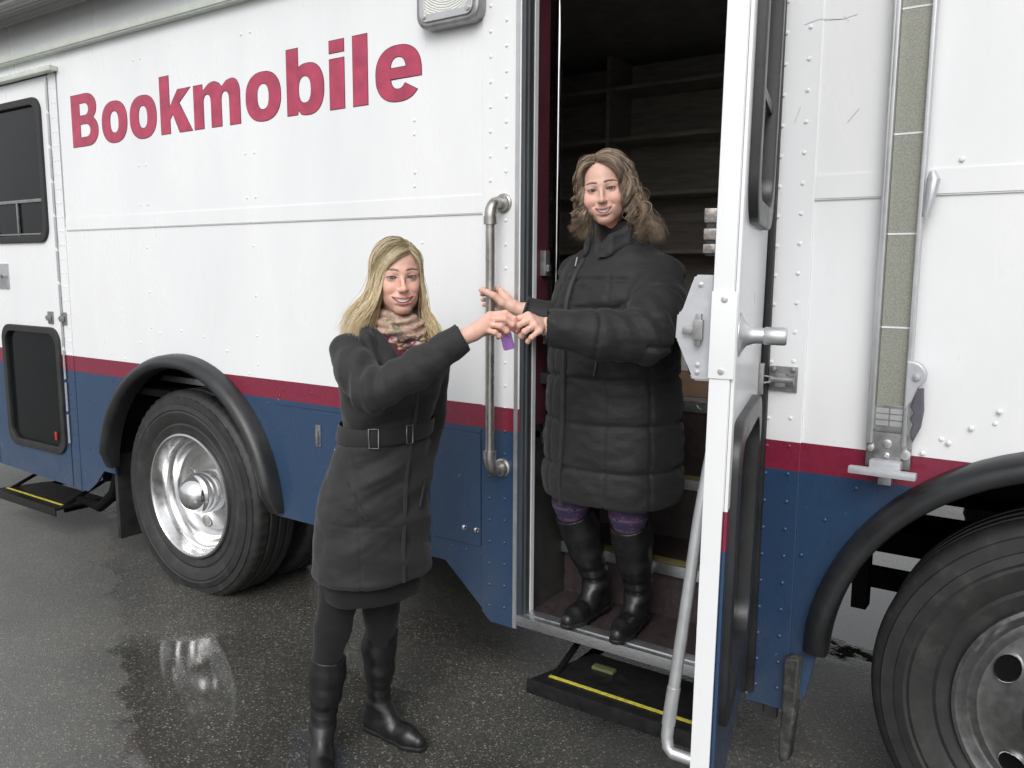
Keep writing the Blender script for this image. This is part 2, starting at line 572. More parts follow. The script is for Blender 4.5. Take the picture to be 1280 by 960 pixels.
# lettering: Bookmobile
def el(cx, cz, rx, rz, a0=0, a1=360, n=36, p=2.35):
    out = []
    for k in range(n + 1):
        q = R(a0 + (a1 - a0) * k / n)
        c_, s_ = math.cos(q), math.sin(q)
        out.append((cx + rx * math.copysign(abs(c_) ** (2 / p), c_), cz + rz * math.copysign(abs(s_) ** (2 / p), s_)))
    return out
def glyph(ch, x0, x1):
    """outlines in metres: baseline z 0, cap height .262, x height .194"""
    w = x1 - x0
    H, X, s = .262, .192, .074
    mid = w / 2
    if ch == 'l':
        g = [[(0, 0), (w, 0), (w, H), (0, H)]]
    elif ch == 'i':
        g = [[(0, 0), (w, 0), (w, X), (0, X)], [(0, .216), (w, .216), (w, H), (0, H)]]
    elif ch == 'o':
        g = [el(mid, X / 2, mid, X / 2 + .005)[:-1], el(mid, X / 2, mid - s, X / 2 - .042)[:-1]]
    elif ch == 'e':
        rx, rz, zc = mid, X / 2 + .005, X / 2
        o = el(mid, zc, rx, rz, 0, 322, 40)
        i = el(mid, zc, rx - s, rz - .044, 308, 190, 14)
        g = [[(w, .078)] + o + [(mid + .034, .058)] + i[1:] + [(s - .001, .078)],
             [(s + .001, .117)] + el(mid, zc + .008, rx - s, rz - .048, 168, 12, 16) + [(w - s - .001, .117)]]
    elif ch == 'b':
        cx = (w + .03) / 2
        rx = w - cx
        bowl = el(cx, X / 2, rx, X / 2 + .005, -112, 118, 30)
        g = [[(0, 0), (.062, 0), (.066, .020)] + bowl + [(.070, X - .018), (.070, H), (0, H)],
             el((.070 + w - s) / 2, X / 2, (w - s - .070) / 2, X / 2 - .042)[:-1]]
    elif ch == 'B':
        g = [[(0, 0), (.15, 0)] + el(.15, .0745, w - .15, .0745, -90, 62, 14, 2.1) + el(.142, .193, w - .152, .069, -48, 90, 14, 2.1) + [(.142, H), (0, H)],
             [(.080, .044), (.135, .044)] + el(.135, .078, .042, .034, -90, 90, 12, 2.1) + [(.135, .112), (.080, .112)],
             [(.080, .154), (.130, .154)] + el(.130, .186, .036, .032, -90, 90, 12, 2.1) + [(.130, .218), (.080, .218)]]
    elif ch == 'k':
        g = [[(0, 0), (.074, 0), (.074, .062), (.098, .088), (.146, 0), (w, 0), (.150, .133), (w - .008, X), (.140, X), (.074, .118), (.074, H), (0, H)]]
    elif ch == 'm':
        a, b = .124, .130
        t = X + .004
        g = [[(0, 0), (.070, 0), (.070, .105)] + el(.0985, .112, .0285, .036, 180, 0, 10, 2.2) + [(.127, 0), (.200, 0), (.200, .105)] + el(.2285, .112, .0285, .036, 180, 0, 10, 2.2)
             + [(.257, 0), (w, 0), (w, .118)] + el(w - .055, .130, .055, t - .130, 0, 95, 10, 2.2) + [(.238, t - .006), (.206, .168), (.185, .186)] + el(.145, .150, .05, t - .150, 70, 100, 6, 2.2) + [(.108, t - .008), (.066, .162), (.066, X), (0, X)]]
    return [[(x0 + x, 2.2515 + z) for x, z in o] for o in g]
for ch, x0, x1 in (('B', -4.512, -4.262), ('o', -4.224, -3.998), ('o', -3.972, -3.748), ('k', -3.714, -3.470), ('m', -3.452, -3.122), ('o', -3.082, -2.856), ('b', -2.816, -2.596), ('i', -2.562, -2.480), ('l', -2.432, -2.354), ('e', -2.311, -2.082)):
    g = glyph(ch, x0, x1)
    L = plate('letter', g, -.0108, .0012, M['letter'], bus)
    e = plate('letter_outline', g, -.0101, .0005, M['letteredge'], L, offset=.0024)

# scene light at the top, right of the lettering
m = plate('scene_light', [rrect(-2.052, -1.795, 2.478, 2.70, .04)], -.060, .052, M['steel'], bus, bev=.012)
lens_m = NG("lamp_lens")
hh = lens_m.noise(26, 2, .5, stretch=(1, 1, .3))
wv = lens_m.n('TexWave', wave_type='RINGS', rings_direction='SPHERICAL')
wv.inputs['Scale'].default_value = 42
wv.inputs['Distortion'].default_value = 2.5
mp = lens_m.n('Mapping')
mp.inputs['Location'].default_value = (1.92, 0, -2.66)
lens_m.l(lens_m.coord(), mp.inputs['Vector'])
lens_m.l(mp.outputs[0], wv.inputs['Vector'])
lens_m.set(Base_Color=lens_m.ramp(wv.outputs['Fac'], [(.2, (.50, .52, .46)), (.8, (.86, .86, .82))]), Roughness=.12, Coat_Weight=.5)
lens_m.bump(wv.outputs['Fac'], .5, .004)
plate('lamp_bezel', [rrect(-2.040, -1.807, 2.490, 2.69, .03), rrect(-2.020, -1.827, 2.512, 2.67, .02)], -.067, .008, M['aluflat'], m, bev=.002)
plate('lamp_lens', [rrect(-2.022, -1.825, 2.510, 2.672, .02)], -.064, .003, lens_m.m, m)
for x in (-2.022, -1.825):
    s_ = MB()
    s_.lathe([(.010, .002), (.010, -.004), (.004, -.006), (.0001, -.005)], (x, -.067, 2.508), 'Y', 12)
    s_.build('screw', M['rivet'], m)

# awning: roll under its cover at the roof edge, two folded arms (one in view)
aw = NG("awning_fabric")
zz = aw.sep(aw.coord())
ang = aw.math('ARCTAN2', aw.math('SUBTRACT', zz[2], 2.985), aw.math('ADD', zz[1], .13))
st = aw.n('TexNoise', noise_dimensions='1D')
st.inputs['Scale'].default_value = 3.2
st.inputs['Detail'].default_value = 2
aw.l(ang, st.inputs['W'])
aw.set(Base_Color=aw.mix(.35, aw.ramp(st.outputs['Fac'], [(.35, (.06, .062, .062)), (.5, (.20, .20, .185)), (.62, (.33, .33, .31))]), aw.ramp(aw.noise(220, 2), [(.3, .1), (.7, .3)])), Roughness=.75)
aw.bump(st.outputs['Fac'], .6, .02)
m = MB()
prof = []
for k in range(21):
    q = 2 * PI * k / 20
    prof.append((-.13 + (.082 + (.006 if k % 4 == 0 else 0)) * math.cos(q), 2.985 + .082 * math.sin(q)))
A = [[m.bm.verts.new((x, y, z)) for y, z in prof[:-1]] for x in (-7.2, -.48)]
for k in range(20):
    m.bm.faces.new((A[0][k], A[0][(k + 1) % 20], A[1][(k + 1) % 20], A[1][k]))
m.bm.faces.new(A[0]); m.bm.faces.new(A[1][::-1])
awn = m.build('awning_roll', aw.m, bus, 60)
m = MB()
m.box(-7.2, -.48, -.235, -.215, 2.99, 3.05, .006)
m.box(-7.2, -.48, -.236, -.03, 3.06, 3.075, .004)
m.build('awning_cover', M['gutter'], awn)
m = MB()
m.box(-7.2, -.48, -.225, -.02, 3.078, 3.10, .004)
m.build('awning_valance', simple("navy_fabric", (.015, .02, .08), .8), awn)

m = MB()
m.box(-.459, -.366, -.036, -.026, 1.14, 2.93, .002)
m.box(-.459, -.449, -.062, -.036, 1.16, 2.93, .002)
m.box(-.376, -.366, -.062, -.036, 1.16, 2.93, .002)
m.box(-.466, -.459, -.058, -.028, 1.16, 2.93, .002)
arm = m.build('awning_arm', M['aluflat'], bus)
grd = NG("arm_insert")
zc = grd.sep(grd.coord())[2]
wv = grd.n('TexVoronoi')
wv.inputs['Scale'].default_value = 260
grd.l(grd.coord(), wv.inputs['Vector'])
grd.set(Base_Color=grd.mix(grd.ramp(zc, [(.0, 0.), (1., 1.)]), (.44, .45, .41), grd.ramp(wv.outputs['Distance'], [(.1, (.22, .225, .18)), (.6, (.33, .335, .29))])), Roughness=.5, Metallic=.3)
m = MB()
z0 = 1.24
for z1 in (1.475, 1.72, 1.975, 2.285, 2.60, 2.92):
    m.box(-.447, -.378, -.0415, -.0362, z0 + .002, z1 - .002)
    z0 = z1
m.build('arm_insert', grd.m, arm)['kind'] = 'stuff'
for z1 in (1.475, 1.72, 1.975, 2.285, 2.60):
    MB().box(-.448, -.377, -.0425, -.0362, z1 - .0022, z1 + .0022).build('insert_joint', M['white'], arm)
m = MB()
m.box(-.470, -.356, -.030, -.012, 1.090, 1.185, .006)
m.box(-.448, -.378, -.040, -.030, 1.105, 1.19, .004)
br = m.build('arm_bracket', M['steel'], arm)
for x, z, r in ((-.456, 1.145, .010), (-.368, 1.135, .014), (-.414, 1.160, .012), (-.414, 1.128, .008)):
    m = MB()
    m.lathe([(r, 0), (r, -.008), (r * .5, -.010), (.0001, -.009)], (x, -.036, z), 'Y', 10)
    o = m.build('bolt', M['rivet'], arm)
m = MB()
m.box(-.452, -.372, -.075, -.040, 1.092, 1.118, .008)
m.box(-.500, -.330, -.100, -.070, 1.078, 1.098, .008)
m.build('arm_foot', M['silver'], arm)
m = MB()
m.box(-.432, -.398, -.044, -.012, 1.045, 1.085, .004)
m.build('foot_peg', M['rivet'], arm)
m = plate('embossed_badge', [rrect(-.449, -.378, 1.195, 1.265, .008)], -.0455, .004, M['steel'], arm, bev=.001)
for kx in (0, 1):
    for kz in range(3):
        plate('badge_bar', [rrect(-.446 + kx * .035, -.415 + kx * .035, 1.210 + kz * .017, 1.223 + kz * .017, .003)], -.0475, .003, M['aluflat'], m)
lv = plate('arm_lever', [arc(-.366, 1.352, .034, -60, 90, 10) + [(-.372, 1.386), (-.372, 1.27), (-.362, 1.285)]], -.066, .030, M['silver'], arm, bev=.004)
m = MB()
m.lathe([(.010, 0), (.010, -.005), (.0001, -.006)], (-.350, -.067, 1.350), 'Y', 12)
m.build('lever_pin', M['rivet'], arm)
grip = [(-.352, 1.31), (-.337, 1.315), (-.333, 1.26), (-.338, 1.215), (-.350, 1.185), (-.355, 1.20), (-.349, 1.222), (-.356, 1.236), (-.349, 1.253), (-.357, 1.270), (-.350, 1.29)]
plate('lever_grip', [grip], -.062, .022, M['grey'], arm, bev=.004)
m = MB()
m.tube([(-.358, -.055, 1.76), (-.352, -.055, 1.80), (-.346, -.052, 1.855), (-.350, -.05, 1.875)], [.008, .012, .016, .008], 10)
m.build('arm_catch', M['silver'], arm)

# wheel arch flares
def flare(c, a0, a1):
    m = MB()
    prof = [(.648, .01), (.648, -.060), (.656, -.082), (.676, -.090), (.700, -.080), (.715, -.050), (.718, -.005)]
    rings = []
    n = 44
    for k in range(n + 1):
        q = R(a0 + (a1 - a0) * k / n)
        e = min(k, n - k) / 2.
        f = 1 if e >= 1 else .5 + .5 * e
        rings.append([m.bm.verts.new((c[0] + r * math.cos(q), h * f if h < 0 else h, c[1] + r * math.sin(q))) for r, h in prof])
    for A, B in zip(rings, rings[1:]):
        for i in range(len(prof) - 1):
            m.bm.faces.new((A[i], A[i + 1], B[i + 1], B[i]))
    m.bm.faces.new(rings[0]); m.bm.faces.new(rings[-1][::-1])
    return m.build('arch_flare', M['trim'], bus, 60)
flare(WC, 3, 175)
flare(FC, 3, 178)
# flap behind the front wheel, flap behind the rear wheel
m = MB()
pts = [(-.648, .475), (-.650, .30), (-.655, .19), (-.648, .160), (-.634, .165), (-.624, .30), (-.618, .48)]
me = plate_mesh('mud_flap', [pts], -.05, .06, .006)
fl = NG("mud_caked_rubber")
fl.set(Base_Color=fl.ramp(fl.noise(30, 5, .65), [(.42, (.03, .03, .03)), (.58, (.07, .07, .065)), (.75, (.17, .165, .155))]), Roughness=.7)
mm_ = link('mud_flap', me, fl.m, bus)
m = MB()
m.box(-4.36, -4.33, .02, .72, .12, .60, .006)
m.build('mud_flap', M['rubber'], bus)
m = MB()
m.box(-.775, -.74, .05, .10, .235, .32, .004)
m.box(-.76, -.70, .06, .085, .22, .30, .006)
m.build('jacking_bracket', simple("weathered_steel", (.07, .07, .068), .7, .3, .3, 40), bus)

# old scratches on the panel beside the door
for pts in (((-.70, 2.292), (-.66, 2.300), (-.60, 2.292), (-.565, 2.298)), ((-.575, 2.02), (-.545, 2.055)), ((-.715, 2.03), (-.700, 2.075)), ((-.60, 2.30), (-.585, 2.285))):
    m = MB()
    m.tube([(x, -.0132 if x < -.652 else -.0092, z) for x, z in pts], .0008, 5)
    m.build('scratch', M['aluflat'], bus)
# hatch doors and catches in the skirt
hb = plate('skirt_hatch', [rrect(-2.715, -2.065, .525, 1.010, .012)], -.0085, .006, M['body'], bus, bev=.0015)
m = MB()
m.box(-2.697, -2.665, -.013, -.008, .86, .955, .003)
m.box(-2.688, -2.674, -.022, -.013, .87, .93, .003)
m.build('hatch_lock', M['steel'], hb)
hb = plate('skirt_hatch', [rrect(-2.045, -1.812, .585, 1.015, .010)], -.0085, .006, M['body'], bus, bev=.0015)
for x in (-1.885, -1.828):
    m = MB()
    m.lathe([(.012, 0), (.011, -.006), (.005, -.009), (.0001, -.009)], (x, -.0085, .645), 'Y', 12)
    m.build('hatch_stud', M['chrome'], hb)
plate('skirt_seam_rail', [[(-2.95, 1.020), (-1.81, 1.020), (-1.81, 1.034), (-2.95, 1.034)]], -.008, .005, M['body'], bus)

# outside grab handle
m = MB()
RX, RY = -1.713, -.085
m.tube([(RX, RY, .955), (RX, RY, 1.80)], .0165, 16)
hr = m.build('grab_handle', M['pipe'], bus)
for z, s_ in ((1.80, 1), (.955, -1)):
    m = MB()
    pts = [(RX, RY, z - s_ * .02)] + [(RX, RY + .038 - .038 * math.cos(R(a)), z + s_ * .05 * math.sin(R(a))) for a in range(0, 91, 15)] + [(RX, -.030, z + s_ * .05)]
    m.tube(pts, .0215, 16)
    m.tube([(RX, RY, z - s_ * .025), (RX, RY, z + s_ * .002)], .024, 16)
    m.build('pipe_elbow', M['pipe'], hr)
    m = MB()
    m.lathe([(.0001, -.034), (.027, -.034), (.028, -.02), (.034, -.017), (.036, -.012)], (RX + .004, 0, z + s_ * .05), 'Y', 20)
    m.build('pipe_flange', M['pipe'], hr)

# doorway: rubber seal, jamb, stairwell, cabin
m = MB()
m.box(-1.640, -1.622, -.010, .045, .33, 2.76, .005)
m.box(-1.632, -1.615, .004, .018, .33, 2.76, .004)
m.build('door_seal', simple("worn_seal_rubber", (.055, .062, .068), .5, 0, .3, 30, stretch=(1, 1, .1)), bus)
m = MB()
m.box(-1.632, -1.619, .0455, .066, .33, 2.76)
m.build('door_seal_channel', M['white'], bus)
m = MB()
m.box(-1.634, -1.622, .0665, .145, 1.06, 2.76)
m.build('jamb_lining', M['maroonp'], bus)
js = MB().box(-1.626, -1.600, .095, .125, 1.60, 1.69, .004).build('jamb_striker', M['steel'], bus)
MB().box(-1.610, -1.590, .10, .115, 1.615, 1.64, .003).build('striker_pin', M['steel'], js)
MB().box(-1.622, -1.588, .10, .12, 1.21, 1.25, .004).build('jamb_buffer', M['rubber'], bus)
m = MB()
m.box(-1.660, -.770, -.016, .012, .318, .357, .003)
m.box(-1.660, -.770, .012, .055, .335, .360, .002)
m.build('threshold', M['alu'], bus)
tread = simple("brown_step_tread", (.050, .036, .038), .5, 0, .3, 40, .2, 200)
NZ = [(.055, .335, .345), (.310, .62, .555), (.62, 1.0, .80)]
for k, (y0, y1, z) in enumerate(NZ):
    m = MB()
    m.box(-1.64, -.755, y0, y1, z - .02, z)
    m.build('step_tread', tread, bus)
    if k:
        m = MB()
        m.box(-1.64, -.755, y0 - .014, y0, z - .040, z + .002, .002)
        nz = m.build('step_nosing', M['alu'], bus)
        m = MB()
        m.box(-1.63, -.765, y0 + .002, y0 + .050, z + .0005, z + .003)
        m.build('grip_strip', simple("ochre_grip_tape", (.26, .22, .07), .8, 0, .3, 120), nz)
    m = MB()
    zt = NZ[k + 1][2] if k < 2 else 1.05
    m.box(-1.64, -.755, y1 - .008, y1 - .002, z, zt - .02)
    m.build('step_riser', tread, bus)
def diamond(mb, x0, x1, y0, y1, z0, z1, face):
    pass
m = MB()
m.box(-1.64, -.755, .985, .998, 1.005, 1.052, .002)
dp = m.build('floor_nosing', M['alu'], bus)
m = MB()
for k in range(18):
    x = -1.60 + k * .047
    mt = Matrix.Translation((x, .984, 1.028)) @ Matrix.Rotation(R(45 if k % 2 else -45), 4, 'Y')
    m.box(-.014, .014, -.002, .002, -.003, .003, 0, mt)
m.build('tread_bumps', M['aluflat'], dp)['kind'] = 'stuff'
m = MB()
m.box(-4.2, -1.641, .15, 1.0, 1.02, 1.05)
m.box(-1.648, -1.640, .15, 1.0, .975, 1.052)
lg = m.build('wheel_side_ledge', M['alu'], bus)
m = MB()
for k in range(14):
    mt = Matrix.Translation((-1.639, .19 + k * .05, 1.012)) @ Matrix.Rotation(R(45 if k % 2 else -45), 4, 'X')
    m.box(-.002, .002, -.015, .015, -.003, .003, 0, mt)
m.build('tread_bumps', M['aluflat'], lg)['kind'] = 'stuff'
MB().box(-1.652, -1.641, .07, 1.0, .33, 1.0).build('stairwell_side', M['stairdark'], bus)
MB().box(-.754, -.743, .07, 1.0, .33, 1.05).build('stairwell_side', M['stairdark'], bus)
m = MB()
m.box(-5.5, 1.9, 1.0, 2.36, 1.00, 1.05)
m.box(-.742, 1.9, .46, 1.0, 1.00, 1.05)
m.box(-5.5, -4.2, .05, 1.0, 1.00, 1.05)
m.build('cabin_floor', M['innerdark'], bus)
m = MB()
m.tube([(-1.700, .33, 1.05), (-1.700, .33, 2.86)], .0150, 16)
m.build('grab_pole', M['chrome'], bus)
m = MB()
m.box(-5.5, 1.9, .05, 2.36, 2.86, 2.90)
m.build('cabin_ceiling', M['innerdark'], bus)
m = MB()
m.box(-5.5, 1.9, 2.34, 2.36, 1.05, 2.86)
m.box(-5.5, -1.642, .02, .05, 1.19, 2.86)
m.box(-.742, 1.9, .02, .05, 1.19, 2.86)
m.box(-5.52, -5.5, .02, 2.36, 1.05, 2.86)
m.box(1.9, 1.92, .02, 2.36, 1.05, 2.86)
m.box(-1.642, -.742, .02, .05, 2.762, 2.86)
m.build('cabin_lining', M['innerdark'], bus)
# shelving along the far wall with its books
shv = MB().box(-3.4, -.43, 2.326, 2.338, 1.06, 2.85).build('bookcase', M['shelfwood'], bus)
for x in (-3.4, -2.41, -1.42, -.43):
    MB().box(x - .012, x + .012, 2.04, 2.325, 1.052, 2.858).build('upright', M['shelfwood'], shv)
SZ = (1.10, 1.40, 1.72, 2.05, 2.37, 2.66)
for z in SZ:
    for x in (-3.388, -2.398, -1.408):
        m = MB()
        m.box(x, x + .966, 2.045, 2.325, z, z + .022, .002)
        m.build('shelf', M['shelfwood'], shv)
# body shell
m = MB()
m.box(-7.4, 2.2, .012, 2.44, 3.10, 3.15, .02)
m.build('roof', M['white'], bus)
m = MB()
m.box(-7.4, 2.0, 2.42, 2.44, .52, 3.10)
m.build('far_side_panel', M['body'], bus)
m = MB()
m.box(-7.42, -7.4, .0, 2.44, .45, 3.1)
m.build('rear_end_panel', M['body'], bus)
m = MB()
m.box(2.0, 2.25, .0, 2.44, .40, 2.0, .06)
m.box(2.0, 2.10, .0, 2.44, 2.0, 3.1, .04)
m.build('nose', M['body'], bus)
# chassis
m = MB()
for y in (.78, 1.62):
    m.box(-7.2, 1.9, y, y + .07, .595, .68)
    m.box(-4.6, 1.9, y + .01, y + .05, .45, .525)
for x in (-6.8, -5.6, -4.7, -2.6, -1.75, -.70, .9):
    m.box(x, x + .07, .10, 2.36, .70, .80)
m.box(-.60, -.55, .55, .62, .45, .66)
m.box(-3.5, -1.8, 1.0, 1.5, .52, .95)
m.build('chassis', M['under'], bus)
m = MB()
m.box(-7.3, -1.66, .03, 2.40, .96, .995)
m.box(-.74, 1.95, .46, 2.40, .93, .995)
m.box(-1.66, -.74, 1.01, 2.40, .93, .995)
m.box(-1.655, -.745, .02, 1.0, .305, .318)
m.build('underfloor', M['under'], bus)
m = MB()          # closed well round the rear wheels
m.box(-4.50, -2.80, .70, .72, .45, .955)
m.box(-2.80, -2.78, .03, .72, .50, .955)
m.box(-4.50, -4.48, .03, .72, .42, .955)
m.lathe([(.70, .03), (.70, .70)], (WC[0], 0, WC[1]), 'Y', 40, R(0), R(180))
m.build('wheel_well', M['under'], bus)
m = MB()
m.lathe([(.70, .03), (.70, .45)], (FC[0], 0, FC[1]), 'Y', 30, R(8), R(172))
m.box(FC[0] - .45, 1.0, .45, .47, .94, 1.19)
m.build('wheel_well', M['under'], bus)
m = MB()
m.box(-2.75, -2.0, .25, .55, .50, .94)
m.build('battery_box', M['under'], bus)

# wheels -----------------------------------------------------------------
tyre_m = NG("worn_tyre_rubber")
tn = tyre_m.noise(14, 5, .65)
tyre_m.set(Base_Color=tyre_m.ramp(tn, [(.3, (.017, .017, .017)), (.55, (.027, .027, .027)), (.75, (.05, .049, .047))]), Roughness=.55)
tyre_m.bump(tyre_m.noise(120, 3), .25, .002)
def tyre_mesh(rt_, rb, w, blocks, lugs=True):
    """outer sidewall plane at y=0 (bulge), tread towards +y; flattened where it stands on the ground"""
    m = MB()
    prof = [(rb - .012, .055), (rb, .022), (rb + .02, .012), (rb + .045, .006), (rb + .055, .010), (rb + .075, -.002), (rb + .110, -.010), (rb + .118, -.006), (rb + .126, -.010), (rb + .150, -.004),
            (rb + .152, .002), (rt_ - .034, .004), (rt_ - .030, .010), (rt_ - .014, .018), (rt_ - .004, .030), (rt_, .045), (rt_, .075), (rt_ - .010, .078), (rt_ - .010, .088), (rt_, .091), (rt_, w / 2 - .01), (rt_ - .01, w / 2 - .007), (rt_ - .01, w / 2 + .007), (rt_, w / 2 + .01),
            (rt_, w - .09), (rt_ - .01, w - .087), (rt_ - .01, w - .078), (rt_, w - .075), (rt_, w - .045), (rt_ - .02, w - .015), (rb + .11, w + .01), (rb, w - .022), (rb - .012, w - .055)]
    seg = blocks * 2
    rings = []
    for i, (r, h) in enumerate(prof):
        ring = []
        for k in range(seg):
            q = 2 * PI * k / seg
            rr = r
            if lugs and k % 2 and 11 <= i <= 16:
                rr = r - (.007 if i >= 12 else .002)
            ring.append(m.bm.verts.new((rr * math.cos(q), h, max(rr * math.sin(q), -.4845))))
        rings.append(ring)
    for A, B in zip(rings, rings[1:]):
        for k in range(seg):
            m.bm.faces.new((A[k], A[(k + 1) % seg], B[(k + 1) % seg], B[k]))
    return m
def wheel(name, c, y, deep):
    w = empty(name, (c[0], y, c[1]))
    w.parent = bus
    tw = tyre_mesh(.535, .315, .27, 60, deep).build('tyre', tyre_m.m, None, 28)
    tw.parent = w
    # faint raised sidewall ribs in two arcs
    m = MB()
    if deep:
        prof = [(.312, .035), (.322, .012), (.318, .002), (.308, .000), (.300, .010), (.296, .030), (.285, .045), (.280, .075), (.268, .082), (.262, .110), (.255, .135), (.235, .155), (.20, .160), (.15, .150), (.12, .148), (.0001, .148)]
        rim = m.lathe(prof, seg=64).build('rim', M['satin'], None, 50)
        rim.parent = w
        m = MB()
        m.lathe([(.108, .150), (.106, .060), (.100, .048), (.094, .044), (.090, .035), (.078, .008), (.055, -.012), (.030, -.022), (.0001, -.025)], seg=40)
        o = m.build('hub_cap', M['chrome'], None, 40)
        o.parent = w
        for a in (75, 250, 162, 340):
            m = MB()
            q = R(a)
            m.lathe([(.030, .002), (.034, .0), (.036, -.003), (.034, -.006), (.028, -.004), (.0001, -.003)], (.185 * math.cos(q), .155, .185 * math.sin(q)), 'Y', 18)
            h = m.build('hand_hole', simple("hand_hole_liner", (.35, .35, .33), .3, .6), None, 40)
            h.parent = w
    else:
        prof = [(.312, .035), (.324, .012), (.322, .000), (.312, -.004), (.300, .004), (.292, .020), (.284, .026), (.276, .024), (.262, .014), (.250, .016), (.205, .000), (.165, -.016), (.155, -.020), (.150, -.030), (.105, -.034), (.100, -.05), (.09, -.10), (.075, -.12), (.0001, -.124)]
        rim = m.lathe(prof, seg=64).build('rim', simple("dulled_alloy", (.20, .20, .20), .36, .75, .2, 40, rvar=.08), None, 40)
        rim.parent = w
        for k in range(10):
            a = R(36 * k + 8)
            m = MB()
            m.lathe([(.019, .0), (.018, -.012), (.014, -.016), (.013, -.042), (.009, -.048), (.0001, -.05)], (.128 * math.cos(a), -.030, .128 * math.sin(a)), 'Y', 8)
            h = m.build('wheel_nut', M['steel'], None, 30)
            h.parent = w
        for k in range(5):
            a = R(72 * k + 151)
            prof = [(1.10, .010), (1.06, -.004), (1.0, -.007), (.93, -.003), (.90, .006)]
            shade_disc = [(.91, -.001), (.5, .0), (.0001, .0)]
            for nm, pf, mt_ in (('hand_hole', prof, M['chrome']), ('hole_shade_disc', shade_disc, M['under'])):  # rim is not cut: a black disc stands in for the hole's shade
                m = MB()
                rings = []
                cx, cz = .226 * math.cos(a), .226 * math.sin(a)
                for s_, h in pf:
                    ring = []
                    for j in range(20):
                        t = 2 * PI * j / 20
                        u_, v_ = .030 * s_ * math.cos(t), .040 * s_ * math.sin(t)   # radial, tangential
                        ring.append(m.bm.verts.new((cx + u_ * math.cos(a) - v_ * math.sin(a), h + .004 + u_ * .36, cz + u_ * math.sin(a) + v_ * math.cos(a))))
                    rings.append(ring)
                for A, B in zip(rings, rings[1:]):
                    for j in range(20):
                        m.bm.faces.new((A[j], A[(j + 1) % 20], B[(j + 1) % 20], B[j]))
                h = m.build(nm, mt_, None, 50)
                h.parent = w
    return w
rw = wheel('rear_wheel', WC, -.018, True)
fwh = wheel('front_wheel', FC, -.005, False)
t2 = [o for o in COL.objects if o.parent == rw and o.name.startswith('tyre')][0]
for c, y in ((WC, .33), (WC, 1.80), (WC, 2.12), (FC, 2.13)):
    t = t2.copy()
    COL.objects.link(t)
    t.name = 'tyre'
    t.parent = bus
    t.location = (c[0], y, c[1])
m = MB()
for c in (WC, FC):
    m.tube([(c[0], .25, c[1]), (c[0], 2.2, c[1])], .07, 12)
m.ball((WC[0], 1.2, WC[1]), .20)
m.build('axle', M['under'], bus)

# folding steps ------------------------------------------------------------
def step(name, x0, x1, y0, y1, z):
    m = MB()
    c = .09
    poly = [(x0, y0), (x1, y0), (x1 - .02, y1), (x0 + c, y1)]
    m.prism(poly, z - .012, z, 'Z')
    m.box(x0, x1, y0 - .004, y0 + .004, z - .045, z + .006, .002)
    st_ = m.build(name, simple("step_plate_black", (.018, .018, .019), .38, .3, .4, 30, .3, 90), bus)
    m = MB()
    m.box(x0 + .05, x1 - .05, y0 + .060, y0 + .074, z + .0005, z + .003)
    m.build('yellow_line', M['yellow'], st_)
    m = MB()
    for x in (x0 + .06, x1 - .06):
        m.box(x - .01, x + .01, y0 + .08, y1 + .35, z - .05, z - .015, .003)
        m.tube([(x, y0 + .05, z - .02), (x, y1 + .2, z + .16)], .012, 8)
    m.build('step_arm', M['under'], st_)
    return st_
e1 = step('folding_step', -1.505, -.86, -.145, .17, .20)
m = MB()
m.box(-1.36, -1.275, .055, .085, .2005, .212, .003)
m.build('step_marker', simple("faded_green_marker", (.13, .14, .06), .7), e1)
step('folding_step', -5.72, -4.93, -.03, .28, .20)
m = MB()
m.tube([(-4.9, .1, .24), (-4.6, .06, .25), (-4.42, .05, .36), (-4.36, .05, .50)], [.02, .03, .035, .03], 10)
m.build('exhaust_bracket', M['under'], bus)

# the open entry door ------------------------------------------------------
TD = R(103.7)
DW = .83
dx = Vector((-math.cos(TD), -math.sin(TD), 0))
DL = Matrix.Translation((-.775, -.012, 0)) @ Matrix(((dx.x, dx.y, 0, 0), (dx.y, -dx.x, 0, 0), (0, 0, 1, 0), (0, 0, 0, 1))) @ Matrix.Translation((0, 0, 1.5)) @ Matrix.Rotation(R(.6), 4, 'X') @ Matrix.Translation((0, 0, -1.5))   # the door hangs a little out of true
# local y points to dx rotated: (dx.y, -dx.x) = (-.974, -.225): the inner side, away from +x
def dlink(name, me, mat, parent):
    me.transform(DL)
    me.update()
    return link(name, me, mat, parent)
def dbuild(mb, name, mat, parent, ang=35):
    me = mb.mesh(name)
    me.transform(DL)
    bm_ = bmesh.new(); bm_.from_mesh(me)
    bmesh.ops.recalc_face_normals(bm_, faces=bm_.faces[:])
    bm_.to_mesh(me); bm_.free()
    shade(me, ang)
    return link(name, me, mat, parent)
def dplate(name, outl, y0, th, mat, parent, bev=0., ang=30):
    me = plate_mesh(name, outl, y0, th, bev)
    me.transform(DL)
    bm_ = bmesh.new(); bm_.from_mesh(me)
    bmesh.ops.recalc_face_normals(bm_, faces=bm_.faces[:])
    bm_.to_mesh(me); bm_.free()
    shade(me, ang)
    return link(name, me, mat, parent)
dwin = rrect(.20, .665, 1.745, 2.62, .09)
dlow = rrect(.18, .745, .60, 1.275, .09)
door = dplate('entry_door', [[(.035, .335), (DW, .335), (DW, 2.72), (.035, 2.72)], dwin, dlow], 0., .004, M['body'], bus)
dplate('door_inner_skin', [[(.035, .335), (DW - .002, .335), (DW - .002, 2.72), (.035, 2.72)], dwin, dlow], .036, .004, M['white'], door)
m = MB()
m.box(DW, DW + .006, .0015, .042, .335, 2.72, .0015)
m.build('edge_strip', M['white'], None)
e_ = COL.objects[-1]
es = [o for o in COL.objects if o.name == 'edge_strip'][0]
